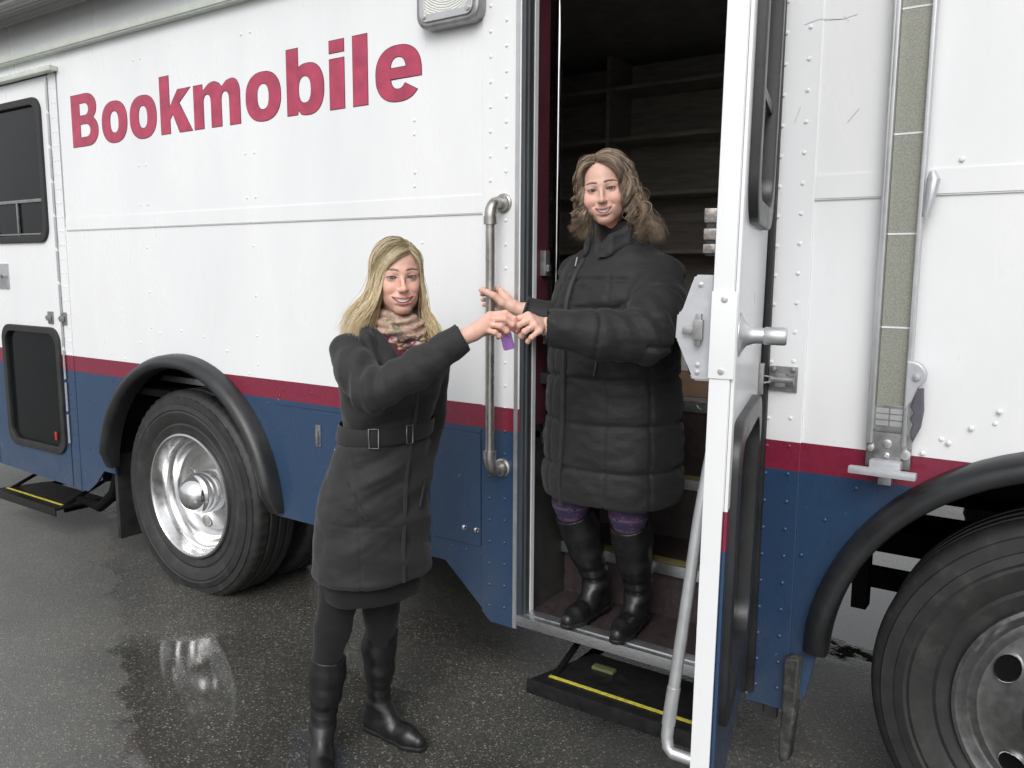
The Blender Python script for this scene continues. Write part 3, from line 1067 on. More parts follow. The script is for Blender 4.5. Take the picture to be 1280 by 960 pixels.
es.data.transform(DL); es.parent = door
m = MB()
m.box(DW - .045, DW - .001, -.008, -.0005, .335, 2.72, .003)
dbuild(m, 'edge_moulding', M['body'], door)
m = MB()
m.box(.03, DW - .006, .0045, .0355, .337, .36)
m.box(.03, .05, .0045, .0355, .361, 2.70)
m.box(DW - .03, DW - .006, .0045, .0355, .361, 2.70)
m.build('door_core', M['black'], None)
es = [o for o in COL.objects if o.name == 'door_core'][0]
es.data.transform(DL); es.parent = door
for o in (dwin, dlow):
    nm = 'door_window' if o is dwin else 'lower_door_window'
    dplate(nm, [grow(o, .014), grow(o, -.030)], -.022, .066, M['trim'], door, bev=.006)
    dplate('door_pane', [grow(o, -.02)], .012, .006, M['glass'], door)
m = MB()
m.box(.23, .64, -.008, .002, 2.02, 2.045, .003)
dbuild(m, 'pane_bar', M['trim'], door)
# rubber hinge strip
m = MB()
m.box(-.775, -.750, -.034, -.014, .335, 2.75, .004)
m.box(-.800, -.768, -.052, -.020, .335, 2.75, .006)
m.build('hinge_strip', M['rubber'], door)
for k in range(10):
    z = .5 + k * .235
    m = MB()
    m.lathe([(.006, 0), (.006, -.003), (.0001, -.005)], (-.781, -.052, z), 'Y', 8)
    m.build('hinge_screw', M['rivet'], door)
# edge plate with two screws
m = MB()
m.box(DW + .006, DW + .009, -.006, .044, 1.405, 1.580, .001)
ep = dbuild(m, 'latch_plate', M['white'], door)
for z in (1.420, 1.565):
    m = MB()
    m.lathe([(.0065, 0), (.0065, .002), (.003, .003), (.0001, .0025)], (DW + .009, .019, z), 'X', 12)
    dbuild(m, 'plate_screw', M['rivet'], ep)
# outside handle: flared base and lever
m = MB()
hz, hx = 1.490, .765
m.lathe([(.046, -.001), (.045, -.009), (.036, -.013), (.023, -.021), (.017, -.036), (.016, -.056), (.0001, -.056)], (hx, 0, hz), 'Y', 28)
hb_ = dbuild(m, 'door_handle', M['aluflat'], door, 50)
m = MB()
m.lathe([(.0001, -.055), (.016, -.055), (.0185, -.058), (.0185, -.096), (.016, -.100), (.0001, -.101)], (hx, 0, hz), 'Y', 22)
dbuild(m, 'handle_grip', M['aluflat'], hb_, 50)
# inner latch box (silver, stepped outline)
poly = [(.042, 1.612), (.083, 1.612), (.088, 1.595), (.101, 1.540), (.116, 1.533), (.118, 1.478), (.106, 1.470), (.084, 1.402), (.078, 1.395), (.042, 1.395)]
m = MB()
A = [m.bm.verts.new((DW - .018, y, z)) for y, z in poly]
B = [m.bm.verts.new((DW - .050, y, z)) for y, z in poly]
n_ = len(poly)
for k in range(n_):
    m.bm.faces.new((A[k], A[(k + 1) % n_], B[(k + 1) % n_], B[k]))
m.bm.faces.new(A); m.bm.faces.new(B[::-1])
bmesh.ops.bevel(m.bm, geom=m.bm.edges[:], offset=.004, segments=2, affect='EDGES')
lb = dbuild(m, 'latch_box', M['silver'], door, 40)
m = MB()
m.box(DW - .018, DW + .004, .060, .080, 1.480, 1.522, .003)
m.box(DW - .010, DW - .002, .0795, .102, 1.492, 1.506, .003)
m.box(DW - .018, DW + .001, .064, .076, 1.468, 1.534, .003)
dbuild(m, 'latch_catch', M['steel'], lb)
for y, z in ((.070, 1.592), (.070, 1.412), (.070, 1.428)):
    m = MB()
    m.lathe([(.0055, 0), (.0055, .002), (.0001, .003)], (DW - .018, y, z), 'X', 10)
    dbuild(m, 'latch_screw', M['rivet'], lb)
# three bright clamps higher up the inner face
for z0, z1 in ((1.716, 1.745), (1.682, 1.705), (1.655, 1.674)):
    m = MB()
    m.box(DW - .050, DW - .016, .044, .070, z0, z1, .004)
    dbuild(m, 'strap_clamp', simple("foil_metal", (.30, .275, .26), .25, .85, .5, 90), door)
m = MB()
m.box(DW - .045, DW - .020, .041, .066, 1.650, 1.740, .004)
dbuild(m, 'clamp_strap', M['rubber'], door)
# slanting inside grab rail
m = MB()
pts = [(.72, .040, 1.25), (.735, .046, 1.20), (.75, .060, 1.08), (.77, .082, .82), (.785, .100, .615), (.788, .102, .585), (.792, .098, .562), (.796, .088, .552), (.80, .040, .548)]
m.tube(pts, .0135, 14)
gi = dbuild(m, 'inside_rail', M['aluflat'], door, 60)
m = MB()
m.tube([(.7795, .0925, .70), (.7855, .1005, .612)], .0150, 14)
dbuild(m, 'rail_sleeve', M['aluflat'], gi, 60)
# hold-back latch on the body and its hook
m = MB()
m.box(-.748, -.668, -.022, -.014, 1.275, 1.348, .003)
lt = m.build('hold_back_latch', M['steel'], bus)
m = MB()
m.tube([(-.742, -.034, 1.31), (-.672, -.034, 1.31)], .013, 12)
m.box(-.725, -.695, -.044, -.022, 1.29, 1.33, .004)
m.lathe([(.008, 0), (.008, -.006), (.0001, -.008)], (-.735, -.022, 1.34), 'Y', 8)
m.lathe([(.008, 0), (.008, -.006), (.0001, -.008)], (-.680, -.022, 1.34), 'Y', 8)
m.build('latch_drum', M['steel'], lt)
m = MB()
m.tube([(-.735, -.04, 1.315), (-.765, -.075, 1.325), (-.775, -.10, 1.318)], .0035, 8)
m.tube([(-.735, -.04, 1.303), (-.765, -.075, 1.300), (-.775, -.10, 1.306)], .0035, 8)
m.build('latch_hook', M['chrome'], lt)
m = MB()
m.box(.055, .085, -.014, -.0005, 1.27, 1.36, .003)
dbuild(m, 'hook_plate', M['steel'], door)

# a carton on the cabin floor behind the woman in the doorway
ct = MB()
ct.box(-1.66, -1.36, 1.12, 1.42, 1.052, 1.435, .004)
cto = ct.build('cardboard_box', M['card'], None)
cto['label'] = 'brown cardboard carton with a white label on the dark bookmobile floor'
cto['category'] = 'box'
m = MB()
m.box(-1.505, -1.455, 1.1165, 1.1185, 1.17, 1.27)
m.build('paper_label', M['paperlabel'], cto)


# ------------------------------------------------------------------ sculpting: distance fields and a surface-net mesher
class Field:
    def __init__(s, lo, hi, h):
        s.lo = np.array(lo, np.float32)
        s.h = h
        s.n = np.ceil((np.array(hi) - s.lo) / h).astype(int) + 1
        s.d = np.full(s.n, 9., np.float32)
        s.ax = [s.lo[i] + h * np.arange(s.n[i], dtype=np.float32) for i in range(3)]
    def reg(s, lo, hi):
        a = np.clip(np.floor((np.array(lo) - s.lo) / s.h).astype(int), 0, s.n)
        b = np.clip(np.ceil((np.array(hi) - s.lo) / s.h).astype(int) + 1, 0, s.n)
        sl = tuple(slice(i, j) for i, j in zip(a, b))
        X, Y, Z = np.meshgrid(*[s.ax[i][sl[i]] for i in range(3)], indexing='ij', sparse=True)
        return sl, X, Y, Z
    def join(s, sl, d, k):
        a = s.d[sl]
        if a.size == 0:
            return
        if k > 0:
            q = np.clip(.5 + .5 * (a - d) / k, 0, 1)
            s.d[sl] = a * (1 - q) + d * q - k * q * (1 - q)
        else:
            s.d[sl] = np.minimum(a, d)
    def carve(s, sl, d, k):
        a = s.d[sl]
        if a.size == 0:
            return
        if k > 0:
            q = np.clip(.5 - .5 * (a + d) / k, 0, 1)
            s.d[sl] = a * (1 - q) - d * q + k * q * (1 - q)
        else:
            s.d[sl] = np.maximum(a, -d)
    def cone(s, a, b, r1, r2=None, k=.01, cut=False):
        r2 = r1 if r2 is None else r2
        a = np.array(a, np.float32); b = np.array(b, np.float32)
        pad = max(r1, r2) + k + 3 * s.h
        sl, X, Y, Z = s.reg(np.minimum(a, b) - pad, np.maximum(a, b) + pad)
        ab = b - a
        L = float(ab @ ab) + 1e-9
        t = np.clip(((X - a[0]) * ab[0] + (Y - a[1]) * ab[1] + (Z - a[2]) * ab[2]) / L, 0, 1)
        d = np.sqrt((X - a[0] - t * ab[0]) ** 2 + (Y - a[1] - t * ab[1]) ** 2 + (Z - a[2] - t * ab[2]) ** 2) - (r1 + (r2 - r1) * t)
        (s.carve if cut else s.join)(sl, d, k)
    def path(s, pts, rs, k=.01, cut=False):
        rs = rs if hasattr(rs, '__len__') else [rs] * len(pts)
        for i in range(len(pts) - 1):
            s.cone(pts[i], pts[i + 1], rs[i], rs[i + 1], k, cut)
    def ell(s, c, r, k=.01, cut=False, rot=None):
        r = np.array(r if hasattr(r, '__len__') else [r] * 3, np.float32)
        pad = r.max() + k + 3 * s.h
        sl, X, Y, Z = s.reg(np.array(c) - pad, np.array(c) + pad)
        x, y, z = X - c[0], Y - c[1], Z - c[2]
        if rot is not None:
            m = np.array(rot.inverted().to_3x3())
            x, y, z = (m[0, 0] * x + m[0, 1] * y + m[0, 2] * z, m[1, 0] * x + m[1, 1] * y + m[1, 2] * z, m[2, 0] * x + m[2, 1] * y + m[2, 2] * z)
        k0 = np.sqrt((x / r[0]) ** 2 + (y / r[1]) ** 2 + (z / r[2]) ** 2) + 1e-6
        k1 = np.sqrt((x / r[0] ** 2) ** 2 + (y / r[1] ** 2) ** 2 + (z / r[2] ** 2) ** 2) + 1e-6
        (s.carve if cut else s.join)(sl, k0 * (k0 - 1) / k1, k)
    def loft(s, prof, k=.01, p=2.3, shrink=0.):
        """prof rows: z, half width, half depth, cx, cy (low to high)"""
        P_ = np.array(prof, np.float32)
        zmin, zmax = P_[0, 0], P_[-1, 0]
        A = P_[:, 1].max() + abs(P_[:, 3]).max() + .05
        B = P_[:, 2].max() + abs(P_[:, 4]).max() + .05
        sl, X, Y, Z = s.reg((-A, -B, zmin - .05), (A, B, zmax + .05))
        zz = np.clip(Z, zmin, zmax).ravel()
        a, b, cx, cy = [smooth_interp(zz, P_[:, 0], P_[:, i]).reshape(Z.shape) for i in (1, 2, 3, 4)]
        a = a - shrink
        b = b - shrink
        q = (np.abs((X - cx) / a) ** p + np.abs((Y - cy) / b) ** p + 1e-9) ** (1 / p)
        d = (q - 1) * np.minimum(a, b)
        d = np.maximum(d, np.maximum(Z - zmax, zmin - Z))
        s.join(sl, d, k)
    def net(s):
        d = s.d
        sg = d < 0
        nx, ny, nz = s.n
        acc = np.zeros((nx - 1, ny - 1, nz - 1), np.int8)
        for i in (0, 1):
            for j in (0, 1):
                for k in (0, 1):
                    acc += sg[i:nx - 1 + i, j:ny - 1 + j, k:nz - 1 + k]
        act = (acc > 0) & (acc < 8)
        idx = np.full(act.shape, -1, np.int64)
        I, J, K = np.nonzero(act)
        idx[I, J, K] = np.arange(len(I))
        pos = np.zeros((len(I), 3), np.float32)
        cnt = np.zeros(len(I), np.float32)
        cor = [(i, j, k) for i in (0, 1) for j in (0, 1) for k in (0, 1)]
        for a in cor:
            for ax in range(3):
                if a[ax]:
                    continue
                b = list(a); b[ax] = 1
                da = d[I + a[0], J + a[1], K + a[2]]
                db = d[I + b[0], J + b[1], K + b[2]]
                m = (da < 0) != (db < 0)
                t = np.where(m, da / np.where(m, da - db, 1), 0)
                for c in range(3):
                    pos[:, c] += np.where(m, a[c] + (t if c == ax else 0), 0)
                cnt += m
        pos = pos / cnt[:, None] + np.stack([I, J, K], 1)
        V = s.lo + pos * s.h
        Q = []
        for ax in range(3):
            u, v = [(1, 2), (2, 0), (0, 1)][ax]
            sa = [slice(None)] * 3; sb = [slice(None)] * 3
            sa[ax] = slice(0, -1); sb[ax] = slice(1, None)
            m = sg[tuple(sa)] != sg[tuple(sb)]
            e = np.argwhere(m)
            ok = (e[:, u] > 0) & (e[:, v] > 0) & (e[:, u] < s.n[u] - 1) & (e[:, v] < s.n[v] - 1)
            e = e[ok]
            flip = sg[tuple(sa)][tuple(e.T)]
            def at(du, dv):
                q = e.copy()
                q[:, u] -= du; q[:, v] -= dv
                return idx[q[:, 0], q[:, 1], q[:, 2]]
            f = np.stack([at(0, 0), at(1, 0), at(1, 1), at(0, 1)], 1)
            f[~flip] = f[~flip][:, ::-1]
            Q.append(f)
        return V, np.concatenate(Q)

def smooth_interp(x, xp, fp):
    """monotone-ish cubic through the profile rows"""
    m = np.gradient(fp, xp)
    i = np.clip(np.searchsorted(xp, x) - 1, 0, len(xp) - 2)
    h = xp[i + 1] - xp[i]
    t = np.clip((x - xp[i]) / h, 0, 1)
    return ((2 * t ** 3 - 3 * t ** 2 + 1) * fp[i] + (t ** 3 - 2 * t ** 2 + t) * h * m[i] + (-2 * t ** 3 + 3 * t ** 2) * fp[i + 1] + (t ** 3 - t ** 2) * h * m[i + 1])

def relax(V, Q, it=2, f=.5):
    e = np.concatenate([Q[:, [0, 1]], Q[:, [1, 2]], Q[:, [2, 3]], Q[:, [3, 0]]])
    deg = np.bincount(e[:, 0], minlength=len(V)) + np.bincount(e[:, 1], minlength=len(V))
    for _ in range(it):
        A = np.zeros_like(V)
        for c in range(3):
            A[:, c] = np.bincount(e[:, 0], V[e[:, 1], c], len(V)) + np.bincount(e[:, 1], V[e[:, 0], c], len(V))
        V = V + f * (A / np.maximum(deg, 1)[:, None] - V)
    return V

def normals(V, Q):
    a = V[Q[:, 2]] - V[Q[:, 0]]
    b = V[Q[:, 3]] - V[Q[:, 1]]
    n = np.cross(a, b)
    N = np.zeros_like(V)
    for i in range(4):
        for c in range(3):
            N[:, c] += np.bincount(Q[:, i], n[:, c], len(V))
    return N / (np.linalg.norm(N, axis=1)[:, None] + 1e-12)

def to_mesh(name, V, Q, col=None):
    me = bpy.data.meshes.new(name)
    V = np.ascontiguousarray(V, np.float32)
    Q = np.ascontiguousarray(Q, np.int32)
    w = Q.shape[1]
    me.vertices.add(len(V))
    me.vertices.foreach_set('co', V.ravel())
    me.loops.add(Q.size)
    me.loops.foreach_set('vertex_index', Q.ravel())
    me.polygons.add(len(Q))
    me.polygons.foreach_set('loop_start', np.arange(0, Q.size, w, dtype=np.int32))
    me.polygons.foreach_set('use_smooth', np.ones(len(Q), bool))
    if col is not None:
        at = me.color_attributes.new('Col', 'FLOAT_COLOR', 'POINT')
        c4 = np.ones((len(V), 4), np.float32)
        c4[:, :3] = col
        at.data.foreach_set('color', c4.ravel())
    me.update(calc_edges=True)
    return me

_W = rng.normal(size=(24, 3)).astype(np.float32)
_W /= np.linalg.norm(_W, axis=1)[:, None]
_PH = rng.uniform(0, 6.28, 24)
def wob(V, scale, seed=0, n=6, st=(1, 1, 1)):
    """cheap smooth pseudo-noise in about -1..1"""
    P_ = V * np.array(st, np.float32) * scale
    out = np.zeros(len(V), np.float32)
    for i in range(n):
        j = (i * 5 + seed * 3) % 24
        j2 = (j + 7) % 24
        out += np.sin(P_ @ _W[j] * (1 + .37 * i) + _PH[j] + 1.7 * np.sin(P_ @ _W[j2] * .8 + _PH[j2])) / (1 + .25 * i)
    return out / (n * .62)

def ss(a, b, x):
    t = np.clip((x - a) / (b - a), 0, 1)
    return t * t * (3 - 2 * t)

# ------------------------------------------------------------------ people
SKIN_M = NG("skin")
at_ = SKIN_M.n('Attribute', attribute_name='Col')
sp_ = SKIN_M.noise(260, 3, .6)
SKIN_M.set(Base_Color=SKIN_M.mix(1., at_.outputs['Color'], SKIN_M.ramp(sp_, [(.3, (.95, .94, .94)), (.7, (1.04, 1.04, 1.04))]), 'MULTIPLY'), Roughness=.47, Subsurface_Weight=.12, Subsurface_Scale=.006, Specular_IOR_Level=.42)
SKIN_M.p.inputs['Subsurface Radius'].default_value = (1., .35, .2)
SKIN_M.bump(SKIN_M.noise(420, 2), .12, .001)
SKIN_M = SKIN_M.m

def eye_mat(name, iris):
    g = NG(name)
    x, y, z = g.sep(g.coord())
    r = g.math('SQRT', g.math('ADD', g.math('MULTIPLY', x, x), g.math('MULTIPLY', z, z)))
    r = g.math('MULTIPLY', r, 100.)
    c = g.ramp(r, [(.0, (.004, .004, .004)), (.19, (.004, .004, .004)), (.22, iris), (.55, [v * .7 for v in iris]), (.62, (.012, .012, .012)), (.69, (.82, .80, .78)), (1., (.78, .68, .66))])
    g.set(Base_Color=c, Roughness=.12, Coat_Weight=.6)
    return g.m

def head_field(P_):
    """face looks along +Y, X is the person's right, origin between the eyes"""
    f = Field((-.105, -.135, -.215), (.105, .145, .145), .0017)
    w = P_.get('w', 1.)            # face width factor
    ck = P_.get('cheek', 1.)
    f.ell((0, -.010, .028), (.073, .098, .088), 0)
    f.ell((0, .026, -.035), (.057 * w, .058, .080), .02)
    for s_ in (-1, 1):
        f.cone((s_ * .041 * w, .004, -.052), (s_ * .014 * w, .064, -.097), .0165 * ck, .0145, .024)
        f.ell((s_ * .047 * w, .038, -.018), (.017, .030, .018), .022)
        f.ell((s_ * .036 * w, .064, -.037), (.021 * ck, .019 * ck, .018 * ck), .014)
        f.ell((s_ * .036 * w, .042, -.060), (.017 * ck, .026, .022 * ck), .022)
    f.ell((0, .073, -.098), (.019, .015, .014), .016)
    f.ell((0, .070, -.068), (.034, .023, .024), .018)
    f.cone((0, -.022, -.075), (0, -.048, -.212), .050, .054, .03)
    for s_ in (-1, 1):
        f.cone((s_ * .012, .0815, .017), (s_ * .047, .062, .014), .0068, .0068, .018)
        f.ell((s_ * .031, .097, -.002), (.0180, .0140, .0110), .010, cut=True)
        f.ell((s_ * .031, .0695, -.0005), (.0150, .0143, .0138), .005)          # lids over the eyeball
        # opening between the lids, an almond
        c = (s_ * .031, .070, -.001)
        sl, X, Y, Z = f.reg((c[0] - .019, .066, -.016), (c[0] + .019, .10, .014))
        u = (X - c[0]) * s_
        hi = P_.get('eye_hi', .0050) * (1 - (u / .0142) ** 2) + .0012 * u / .0142
        lo = -P_.get('eye_lo', .0038) * (1 - (u / .0142) ** 2) + .0012 * u / .0142
        zz = Z - c[2]
        f.carve(sl, np.maximum(np.maximum(zz - hi, lo - zz), .067 - Y), .0012)
    # nose
    nl = P_.get('nose', 1.)
    f.cone((0, .079, .012), (0, .104 * (.5 + .5 * nl), -.034), .0052, .0080, .012)
    f.ell((0, .1085, -.0385), (.0088 * nl, .0095, .0085), .008)
    for s_ in (-1, 1):
        f.ell((s_ * .0112 * nl, .0975, -.0405), (.0066 * nl, .0100, .0068), .009)
        f.cone((s_ * .0055, .1065, -.0500), (s_ * .0065, .098, -.044), .0026, .002, .003, cut=True)
        f.cone((s_ * .0195, .0905, -.043), (s_ * (P_["mw"] + .002), .0815, -.054), .0016, .0008, .010, cut=True)   # smile fold
    # mouth: broad open smile; mw is its half width
    mw = P_['mw']
    k_ = mw / .029
    cr = .0775 - 14. * (mw - .029) * .06 / .0029 * .1 - (mw - .029) * .55
    up_ = [(-mw, cr, -.0590), (-.017 * k_, .0885, -.0640), (-.006, .0952, -.0652), (0, .0948, -.0660), (.006, .0952, -.0652), (.017 * k_, .0885, -.0640), (mw, cr, -.0590)]
    lw_ = [(-mw + .001, cr, -.0605), (-.017 * k_, .0870, -.0776), (-.006, .0925, -.0825), (.006, .0925, -.0825), (.017 * k_, .0870, -.0776), (mw - .001, cr, -.0605)]
    f.path(up_, [.0022, .0034, .0040, .0038, .0040, .0034, .0022], .005)
    f.path(lw_, [.0022, .0042, .0052, .0052, .0042, .0022], .005)
    sl, X, Y, Z = f.reg((-.036, .062, -.088), (.036, .11, -.052))
    t = np.abs(X) / (mw - .002)
    hi = -.0672 + .0062 * t ** 2
    lo = -.0796 + .0180 * t ** 2
    f.carve(sl, np.maximum(np.maximum(Z - hi, lo - Z), .0715 - Y), .0012)
    f.ell((0, .094, -.0915), (.016, .006, .0035), .006, cut=True)
    for s_ in (-1, 1):   # ears
        f.ell((s_ * .074, -.012, -.008), (.008, .018, .030), .006)
    return f

def head_colors(V, tone, P_):
    base = np.array(tone, np.float32)
    c = np.tile(base, (len(V), 1))
    x, y, z = V.T
    ax = np.abs(x)
    def blend(mask, col):
        nonlocal c
        c = c * (1 - mask[:, None]) + np.array(col, np.float32) * mask[:, None]
    red = np.array([base[0] * .98, base[1] * .72, base[2] * .70])
    blend(.55 * np.exp(-(((ax - .040) / .018) ** 2 + ((z + .036) / .016) ** 2)) * (y > .02), red)
    blend(.50 * np.exp(-((x / .012) ** 2 + ((z + .040) / .010) ** 2)) * (y > .09), red)
    blend(.25 * np.exp(-((x / .02) ** 2 + ((z + .10) / .012) ** 2)) * (y > .05), red)
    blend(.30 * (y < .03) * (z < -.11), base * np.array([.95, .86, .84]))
    # lips
    mw = P_['mw']
    t = np.clip(ax / mw, 0, 1)
    hi = -.0612 + .0034 * t ** 2 - .0010 * np.exp(-(x / .003) ** 2)
    lo = -.0878 + .0275 * t ** 2
    lip = ss(-.0012, .0008, hi - z) * ss(-.0012, .0010, z - lo) * (ax < mw + .001) * ss(.066, .072, y)
    blend(lip * .85, P_['lip'])
    # inside of the mouth is dark flesh
    hi2 = -.0670 + .0062 * (ax / (mw - .002)) ** 2
    lo2 = -.0798 + .0180 * (ax / (mw - .002)) ** 2
    blend((z < hi2) * (z > lo2) * (y < .0850 - 14 * ax ** 2) * (y > .06) * (ax < mw - .002) * 1., (.34, .09, .085))
    # brows
    u = (ax - .010) / .038
    bz = .0215 + .0055 * np.sin(np.clip(u, 0, 1) * PI * .75) - .0015 * np.clip(u, 0, 1)
    th = .0034 * (1 - .55 * np.clip(u, 0, 1))
    br = ss(1.35, .6, np.abs(z - bz) / th) * ss(-.06, .06, u) * ss(1.08, .9, u) * (y > .04)
    blend(br * .45, P_['brow'])
    # lash lines and lids
    ue = (ax - .031) / .0142
    hi = P_.get('eye_hi', .0050) * (1 - ue ** 2) + .0012 * ue - .001
    lo = -P_.get('eye_lo', .0038) * (1 - ue ** 2) + .0012 * ue - .001
    ins = (np.abs(ue) < 1.12) * (y > .055)
    blend(np.exp(-((z - hi - .0008) / .0016) ** 2) * ins * .95, (.03, .02, .018))
    blend(np.exp(-((z - lo + .0004) / .0011) ** 2) * ins * .6, (.06, .04, .035))
    blend(np.exp(-((z - hi - .0042) / .0026) ** 2) * ins * .35, base * np.array([.72, .58, .54]))
    return c

def add_teeth(parent, H, P_):
    # one even row, each tooth slightly rounded, running back towards the corners of the mouth
    m = MB()
    mw = P_['mw'] - .003
    n = 64
    rows = []
    edge = [0, .0084, .0155, .0222, .0280, .034]
    for k in range(n + 1):
        x = -mw + 2 * mw * k / n
        ax = abs(x)
        t = ax / (P_['mw'] - .002)
        f = min(abs(ax - e) for e in edge)
        groove = .0009 * math.exp(-(f / .0006) ** 2) + 0.
        y = .0912 - 17.5 * x * x - groove
        zt = -.0640 + .0062 * t * t
        zb = -.0783 + .0176 * t * t + .0012 + .0008 * math.exp(-(f / .0009) ** 2)
        zb = min(zb, zt - .001)
        rows.append([m.bm.verts.new((x, y + d, z)) for d, z in ((-.004, zt), (-.0004, zt), (.0004, (zt + zb) / 2), (-.0002, zb), (-.004, zb))])
    for A, B in zip(rows, rows[1:]):
        for q in range(4):
            m.bm.faces.new((A[q], A[q + 1], B[q + 1], B[q]))
    me = m.mesh('teeth')
    me.transform(H)
    shade(me, 60)
    return link('teeth', me, TEETH_M, parent)
TEETH_M = simple("tooth_enamel", (.90, .88, .83), .25)

def add_eyes(parent, H, mat, look):
    """look: gaze direction in head space"""
    for s_ in (-1, 1):
        m = MB()
        m.ball((0, 0, 0), .0122, seg=20)
        me = m.mesh('eye')
        shade(me, 180)
        o = link('eye', me, mat, parent)
        q = Vector((0, 1, 0)).rotation_difference(Vector(look).normalized())
        o.matrix_local = H @ Matrix.Translation((s_ * .031, .0700, -.001)) @ q.to_matrix().to_4x4()

def add_lashes_brows(parent, H, P_, r):
    for s_ in (-1, 1):
        m = MB()
        for sgn, amp, rad in ((1, P_.get('eye_hi', .0050), .00075), (-1, P_.get('eye_lo', .0038), .0005)):
            pts = []
            for k in range(13):
                u = -1.02 + 2.10 * k / 12
                dz = sgn * amp * max(0., 1 - u * u) + .0012 * u + (.0009 if u > .9 and sgn > 0 else 0)
                dx_ = u * .0142
                y = .0695 + math.sqrt(max(1e-6, .0148 ** 2 - dx_ * dx_ * .62 - dz * dz)) + .0002
                pts.append((s_ * (.031 + dx_), y, -.001 + dz + sgn * .0003))
            rr = [rad * (.45 + .9 * math.sin(PI * (k + 1.5) / 15)) for k in range(13)]
            m.tube(pts, rr, 6)
        me = m.mesh('eyelashes')
        me.transform(H)
        shade(me, 180)
        o = link('eyelashes', me, LASH_M, parent)
        o['kind'] = 'stuff'
        # eyebrow hairs lying on the brow
        N = 90
        u = r.uniform(0, 1, N) ** .9
        base = np.stack([.0105 + .0385 * u, .0925 - 9.5 * (.0105 + .0385 * u) ** 2 + .002, .0192 + .0058 * np.sin(u * PI * .72) - .0022 * u + r.normal(0, .0013, N) * (1.25 - .7 * u)], 1)
        K = 5
        t = np.linspace(0, 1, K)
        d = np.stack([.0060 + .002 * u, -.0022 - .004 * u, .0030 - .0055 * u], 1)
        P = base[:, None, :] + d[:, None, :] * t[None, :, None]
        P[:, :, 0] *= s_
        V, Q, c = strands('eyebrow', P.astype(np.float32), np.full(N, .00034), np.zeros((N * K, 3), np.float32), None, None)
        Vb = V
        # settle onto the skin
        k0 = BROW_SURF(V, P_)
        V = np.stack([V[:, 0], k0 + .0004 + (V[:, 1] - np.repeat(P.reshape(-1, 3)[:, 1], 3)), V[:, 2]], 1)
        me = to_mesh('eyebrow', xf(V.astype(np.float32), H), Q)
        me.materials.append(BROW_MATS[P_['id']])
        o = link('eyebrow', me, None, parent)
        o['kind'] = 'stuff'
LASH_M = simple("lash_liner", (.012, .009, .008), .6)
BROW_MATS = {'A': simple("fair_brow_hair", (.24, .16, .10), .6), 'B': simple("brown_brow_hair", (.19, .125, .095), .6)}
SKIN_VERTS = {}
def BROW_SURF(V, P_):
    S_ = SKIN_VERTS[P_['id']]
    m = (S_[:, 1] > .03) & (S_[:, 2] > .005) & (S_[:, 2] < .04)
    S_ = S_[m]
    out = np.zeros(len(V))
    for i in range(0, len(V), 200):
        d = ((V[i:i + 200, None, 0] - S_[None, :, 0]) ** 2 + (V[i:i + 200, None, 2] - S_[None, :, 2]) ** 2)
        k = np.argsort(d, 1)[:, :3]
        out[i:i + 200] = S_[k, 1].mean(1)
    return out

def npm(Mx):
    return np.array(Mx, np.float32)
def xf(V, Mx):
    m = npm(Mx)
    return V @ m[:3, :3].T + m[:3, 3]

# hands: joints in the person's space
def hand_mesh(wr, fingers, thumb, tone, fore=None, h=.0021):
    allp = [wr] + [p for f_ in fingers for p in f_] + list(thumb) + ([fore] if fore is not None else [])
    A = np.array([list(p) for p in allp], np.float32)
    f = Field(A.min(0) - .045, A.max(0) + .045, h)
    wr = np.array(wr, np.float32)
    mc = [np.array(g[0], np.float32) for g in fingers]
    if fore is not None:
        f.cone(fore, wr, .031, .0235, .0)
    for i, p in enumerate(mc):
        q = wr + (mc[i] - wr) * .12
        f.cone(q, p, .0165, .0118, .014)
    for i in range(3):
        f.cone(wr * .45 + mc[i] * .55, wr * .45 + mc[i + 1] * .55, .0125, .0125, .012)
    for i, g in enumerate(fingers):
        r = (.0092, .0094, .0089, .0078)[i]
        rs = [r * 1.12, r * 1.02, r * .93, r * .80][:len(g)]
        f.path(g, rs, .0035)
        for j in range(1, len(g) - 1):
            f.ell(g[j], r * 1.04, .003)
    f.cone(wr * .75 + np.array(thumb[0], np.float32) * .25, thumb[0], .017, .0150, .014)
    f.path(thumb, [.0145, .0115, .0105, .0085][:len(thumb)], .006)
    V, Q = f.net()
    V = relax(V, Q, 1, .4)
    c = np.tile(np.array(tone, np.float32), (len(V), 1))
    red = c[0] * np.array([1., .74, .72])
    for g in list(fingers) + [list(thumb)]:
        for j, p in enumerate(g):
            wgt = (.55 if j == len(g) - 1 else .32) * np.exp(-((np.linalg.norm(V - np.array(p, np.float32), axis=1) / .011) ** 2))
            c = c * (1 - wgt[:, None]) + red * wgt[:, None]
    c *= (1 + .05 * wob(V, 120, 2))[:, None]
    # nails: paler, on the back of each last joint
    return V, Q, c

